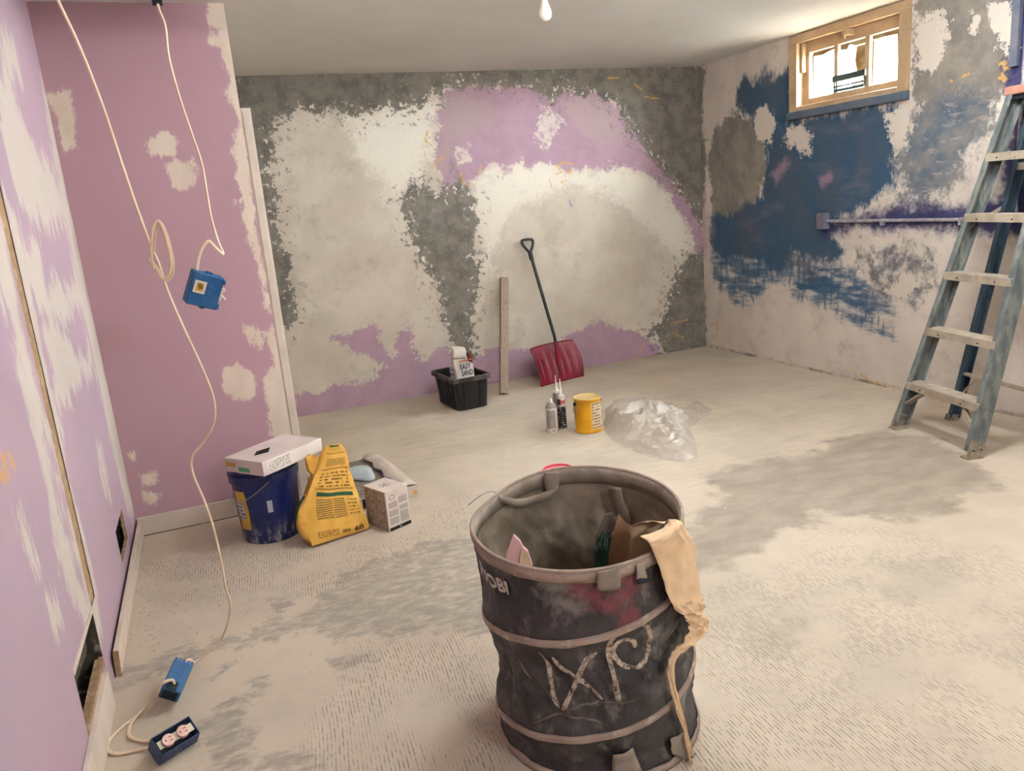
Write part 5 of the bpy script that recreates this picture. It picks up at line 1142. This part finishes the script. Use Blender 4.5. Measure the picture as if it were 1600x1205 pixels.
# pink scrap of drywall
sp_ = [hit(x, y, 1, 1.66) for x, y in ((802, 837), (812, 846), (817, 856), (824, 862), (832, 885), (828, 925), (786, 905), (791, 865))]
ctr = sum(sp_, Vector())/8
b = MB(); off_ = Vector((.006, .012, .0)); n8 = 8
b.add(sp_+[p+off_ for p in sp_], [tuple(range(8)), tuple(range(15, 7, -1))]+[(i, (i+1) % 8, 8+(i+1) % 8, 8+i) for i in range(8)])
sp_o = tag(b.build('drywall_scrap', simple('pink_painted_paper', rgb(206, 160, 160), rgb(196, 148, 150), 10, .85), None, bevel=.001), 'broken pink drywall scrap sticking up inside the fabric bin', 'scrap')
b = MB(); q_ = [hit(x, y, 1, 1.657) for x, y in ((815, 858), (820, 862), (825, 866), (831, 884), (812, 890), (812, 872))]; b.add(q_, [tuple(range(6))]); b.build('torn_face', simple('torn_gypsum', rgb(214, 186, 152), rgb(196, 168, 136), 40, .95, bump=.004), sp_o, solid=.002)
# kraft paper hanging over the rim
def bp(x, y, off, z=None):
    th, tt = bin_ray(x, y, off); return bin_pt(th, tt, off, False)
sec = [((1000, 838), (1046, 812), -.03), ((1012, 846), (1056, 812), .0), ((1018, 856), (1066, 818), .012), ((1028, 880), (1088, 846), .020), ((1038, 912), (1102, 878), .026), ((1049, 942), (1108, 925), .030), ((1068, 964), (1110, 955), .034), ((1078, 978), (1112, 982), .038), ((1066, 1004), (1094, 996), .034), ((1046, 1030), (1060, 1022), .026), ((1043, 1060), (1054, 1062), .024), ((1056, 1108), (1066, 1110), .024), ((1069, 1150), (1076, 1152), .026), ((1078, 1196), (1081, 1197), .028)]
Ls = spline([bp(*a, o_) for a, c_, o_ in sec], 6); Rs = spline([bp(*c_, o_) for a, c_, o_ in sec], 6)
rows = []
for i, (a, c_) in enumerate(zip(Ls, Rs)):
    fr_ = i/len(Ls); row = []
    for k in range(13):
        p = a.lerp(c_, k/12); out = Vector((p.x-C0.x, p.y-C0.y, 0)).normalized(); cr = .016 if .40 < fr_ < .66 else .006
        row.append(p+out*(.016*math.sin(math.pi*k/12)*(1-fr_)+cr*mnoise.noise(Vector((k*.55, i*.32, 2)))+cr*.5*mnoise.noise(Vector((k*1.3, i*.9, 7)))))
    rows.append(row)
kp = thing('kraft_paper', 'crumpled brown kraft paper hanging over the rim of the fabric bin', 'paper', (Ls[10].x, Ls[10].y, Ls[10].z))
M_kraft = simple('kraft_paper', rgb(216, 186, 150), rgb(204, 172, 134), 9, .75, bump=.003, bscale=30)
b = MB(); b.grid(rows); b.build('hanging_sheet', M_kraft, kp, True, solid=.0012, angle=28)
inn = [((984, 852), (1048, 846), 1.62), ((986, 832), (1046, 822), 1.60), ((996, 820), (1040, 812), 1.575), ((1010, 818), (1040, 813), 1.55)]
b = MB(); aa = spline([hit(*a, 1, Y) for a, c_, Y in inn], 5); cc2 = spline([hit(*c_, 1, Y) for a, c_, Y in inn], 5)
b.grid([[a.lerp(c_, k/8)+wob(a.lerp(c_, k/8), 22, .010) for k in range(9)] for a, c_ in zip([aa[0]+Vector((0, .03, -.16))]+aa, [cc2[0]+Vector((0, .03, -.16))]+cc2)]); b.build('inner_fold', M_kraft, kp, True, solid=.0012)
# cardboard, grey rag and green net further in
def shard(name, pxs, Y, mat, label, cat, thick=.004, lean=(0, .02, 0), drop=.2):
    P_ = [hit(x, y, 1, Y) for x, y in pxs]; n = len(P_); P_ = [p+wob(p, 15, .006) for p in P_]
    m = MB(); Lo = Vector(lean)*(thick/.004)
    m.add(P_+[p+Vector((0, thick, 0)) for p in P_], [tuple(range(n)), tuple(range(2*n-1, n-1, -1))]+[(i, (i+1) % n, n+(i+1) % n, n+i) for i in range(n)])
    return tag(m.build(name, mat, None, bevel=.0008), label, cat)
shard('cardboard_scrap', ((965, 803), (978, 815), (994, 826), (990, 850), (986, 900), (948, 905), (952, 850), (960, 830)), 1.70, simple('brown_card', rgb(140, 106, 78), rgb(118, 88, 64), 12, .85), 'torn brown cardboard standing inside the bin beside the kraft paper', 'cardboard')
shard('grey_rag', ((945, 806), (956, 803), (966, 812), (958, 830), (944, 850), (930, 880), (934, 840)), 1.735, simple('grey_rag', rgb(112, 100, 90), rgb(92, 82, 74), 18, .9), 'small grey rag tucked behind the cardboard in the bin', 'rag', .006)
b = MB()
for k in range(9):
    q0 = hit(930+k*2.4, 868+4*math.sin(k), 1, 1.68); q1 = hit(938+k*2.2, 834+5*math.cos(k*1.7), 1, 1.69); b.tube(spline([q0+Vector((0, 0, -.12)), q0, q0.lerp(q1, .5)+Vector((.006*math.sin(k*2), .01*math.cos(k), 0)), q1], 5), .003, 6)
o = b.build('green_twine', simple('dark_green_twine', rgb(30, 62, 46), rgb(24, 44, 36), 30, .7), None, True); o['kind'] = 'stuff'; tag(o, 'tangle of dark green twine inside the bin near the grey rag', 'twine')

# ================================================================== crumbs of plaster on the floor
b = MB(); rnd = random.Random(3)
def crumb(x, y, s):
    if (3.1 < x < 4.0 and 2.3 < y < 3.25) or (1.9 < x < 3.05 and 3.15 < y < 4.75) or (.5 < x < .9 and 3.15 < y < 4.3) or (-.45 < x < -.1 and 2.05 < y < 2.7): return
    h = s*rnd.uniform(.3, .8); a = rnd.uniform(0, 6.28)
    q = [Vector((x+s*math.cos(a+k*1.57+rnd.uniform(-.4, .4))*rnd.uniform(.5, 1), y+s*math.sin(a+k*1.57)*rnd.uniform(.5, 1), .0004)) for k in range(4)]
    b.hexa(q+[p+Vector((rnd.uniform(-.3, .3)*s, rnd.uniform(-.3, .3)*s, h)) for p in q])
for k in range(260): crumb(XL+.03+abs(rnd.gauss(0, .12)), rnd.uniform(1.7, 3.4), rnd.uniform(.002, .006))
for k in range(150): crumb(rnd.uniform(-.3, .9), rnd.uniform(2.0, 3.5), rnd.uniform(.0015, .004))
for k in range(90): crumb(rnd.uniform(.9, 3.9), rnd.uniform(1.3, 5.4), rnd.uniform(.0015, .0045))
for k in range(120): crumb(XR-.01-abs(rnd.gauss(0, .03)), rnd.uniform(2.8, 5.6), rnd.uniform(.002, .007))
o = b.build('plaster_crumbs', simple('plaster_crumb', rgb(214, 202, 186), rgb(176, 162, 146), 200, .95), None); o['kind'] = 'stuff'; tag(o, 'scattered crumbs of pale plaster over the concrete floor', 'crumbs')
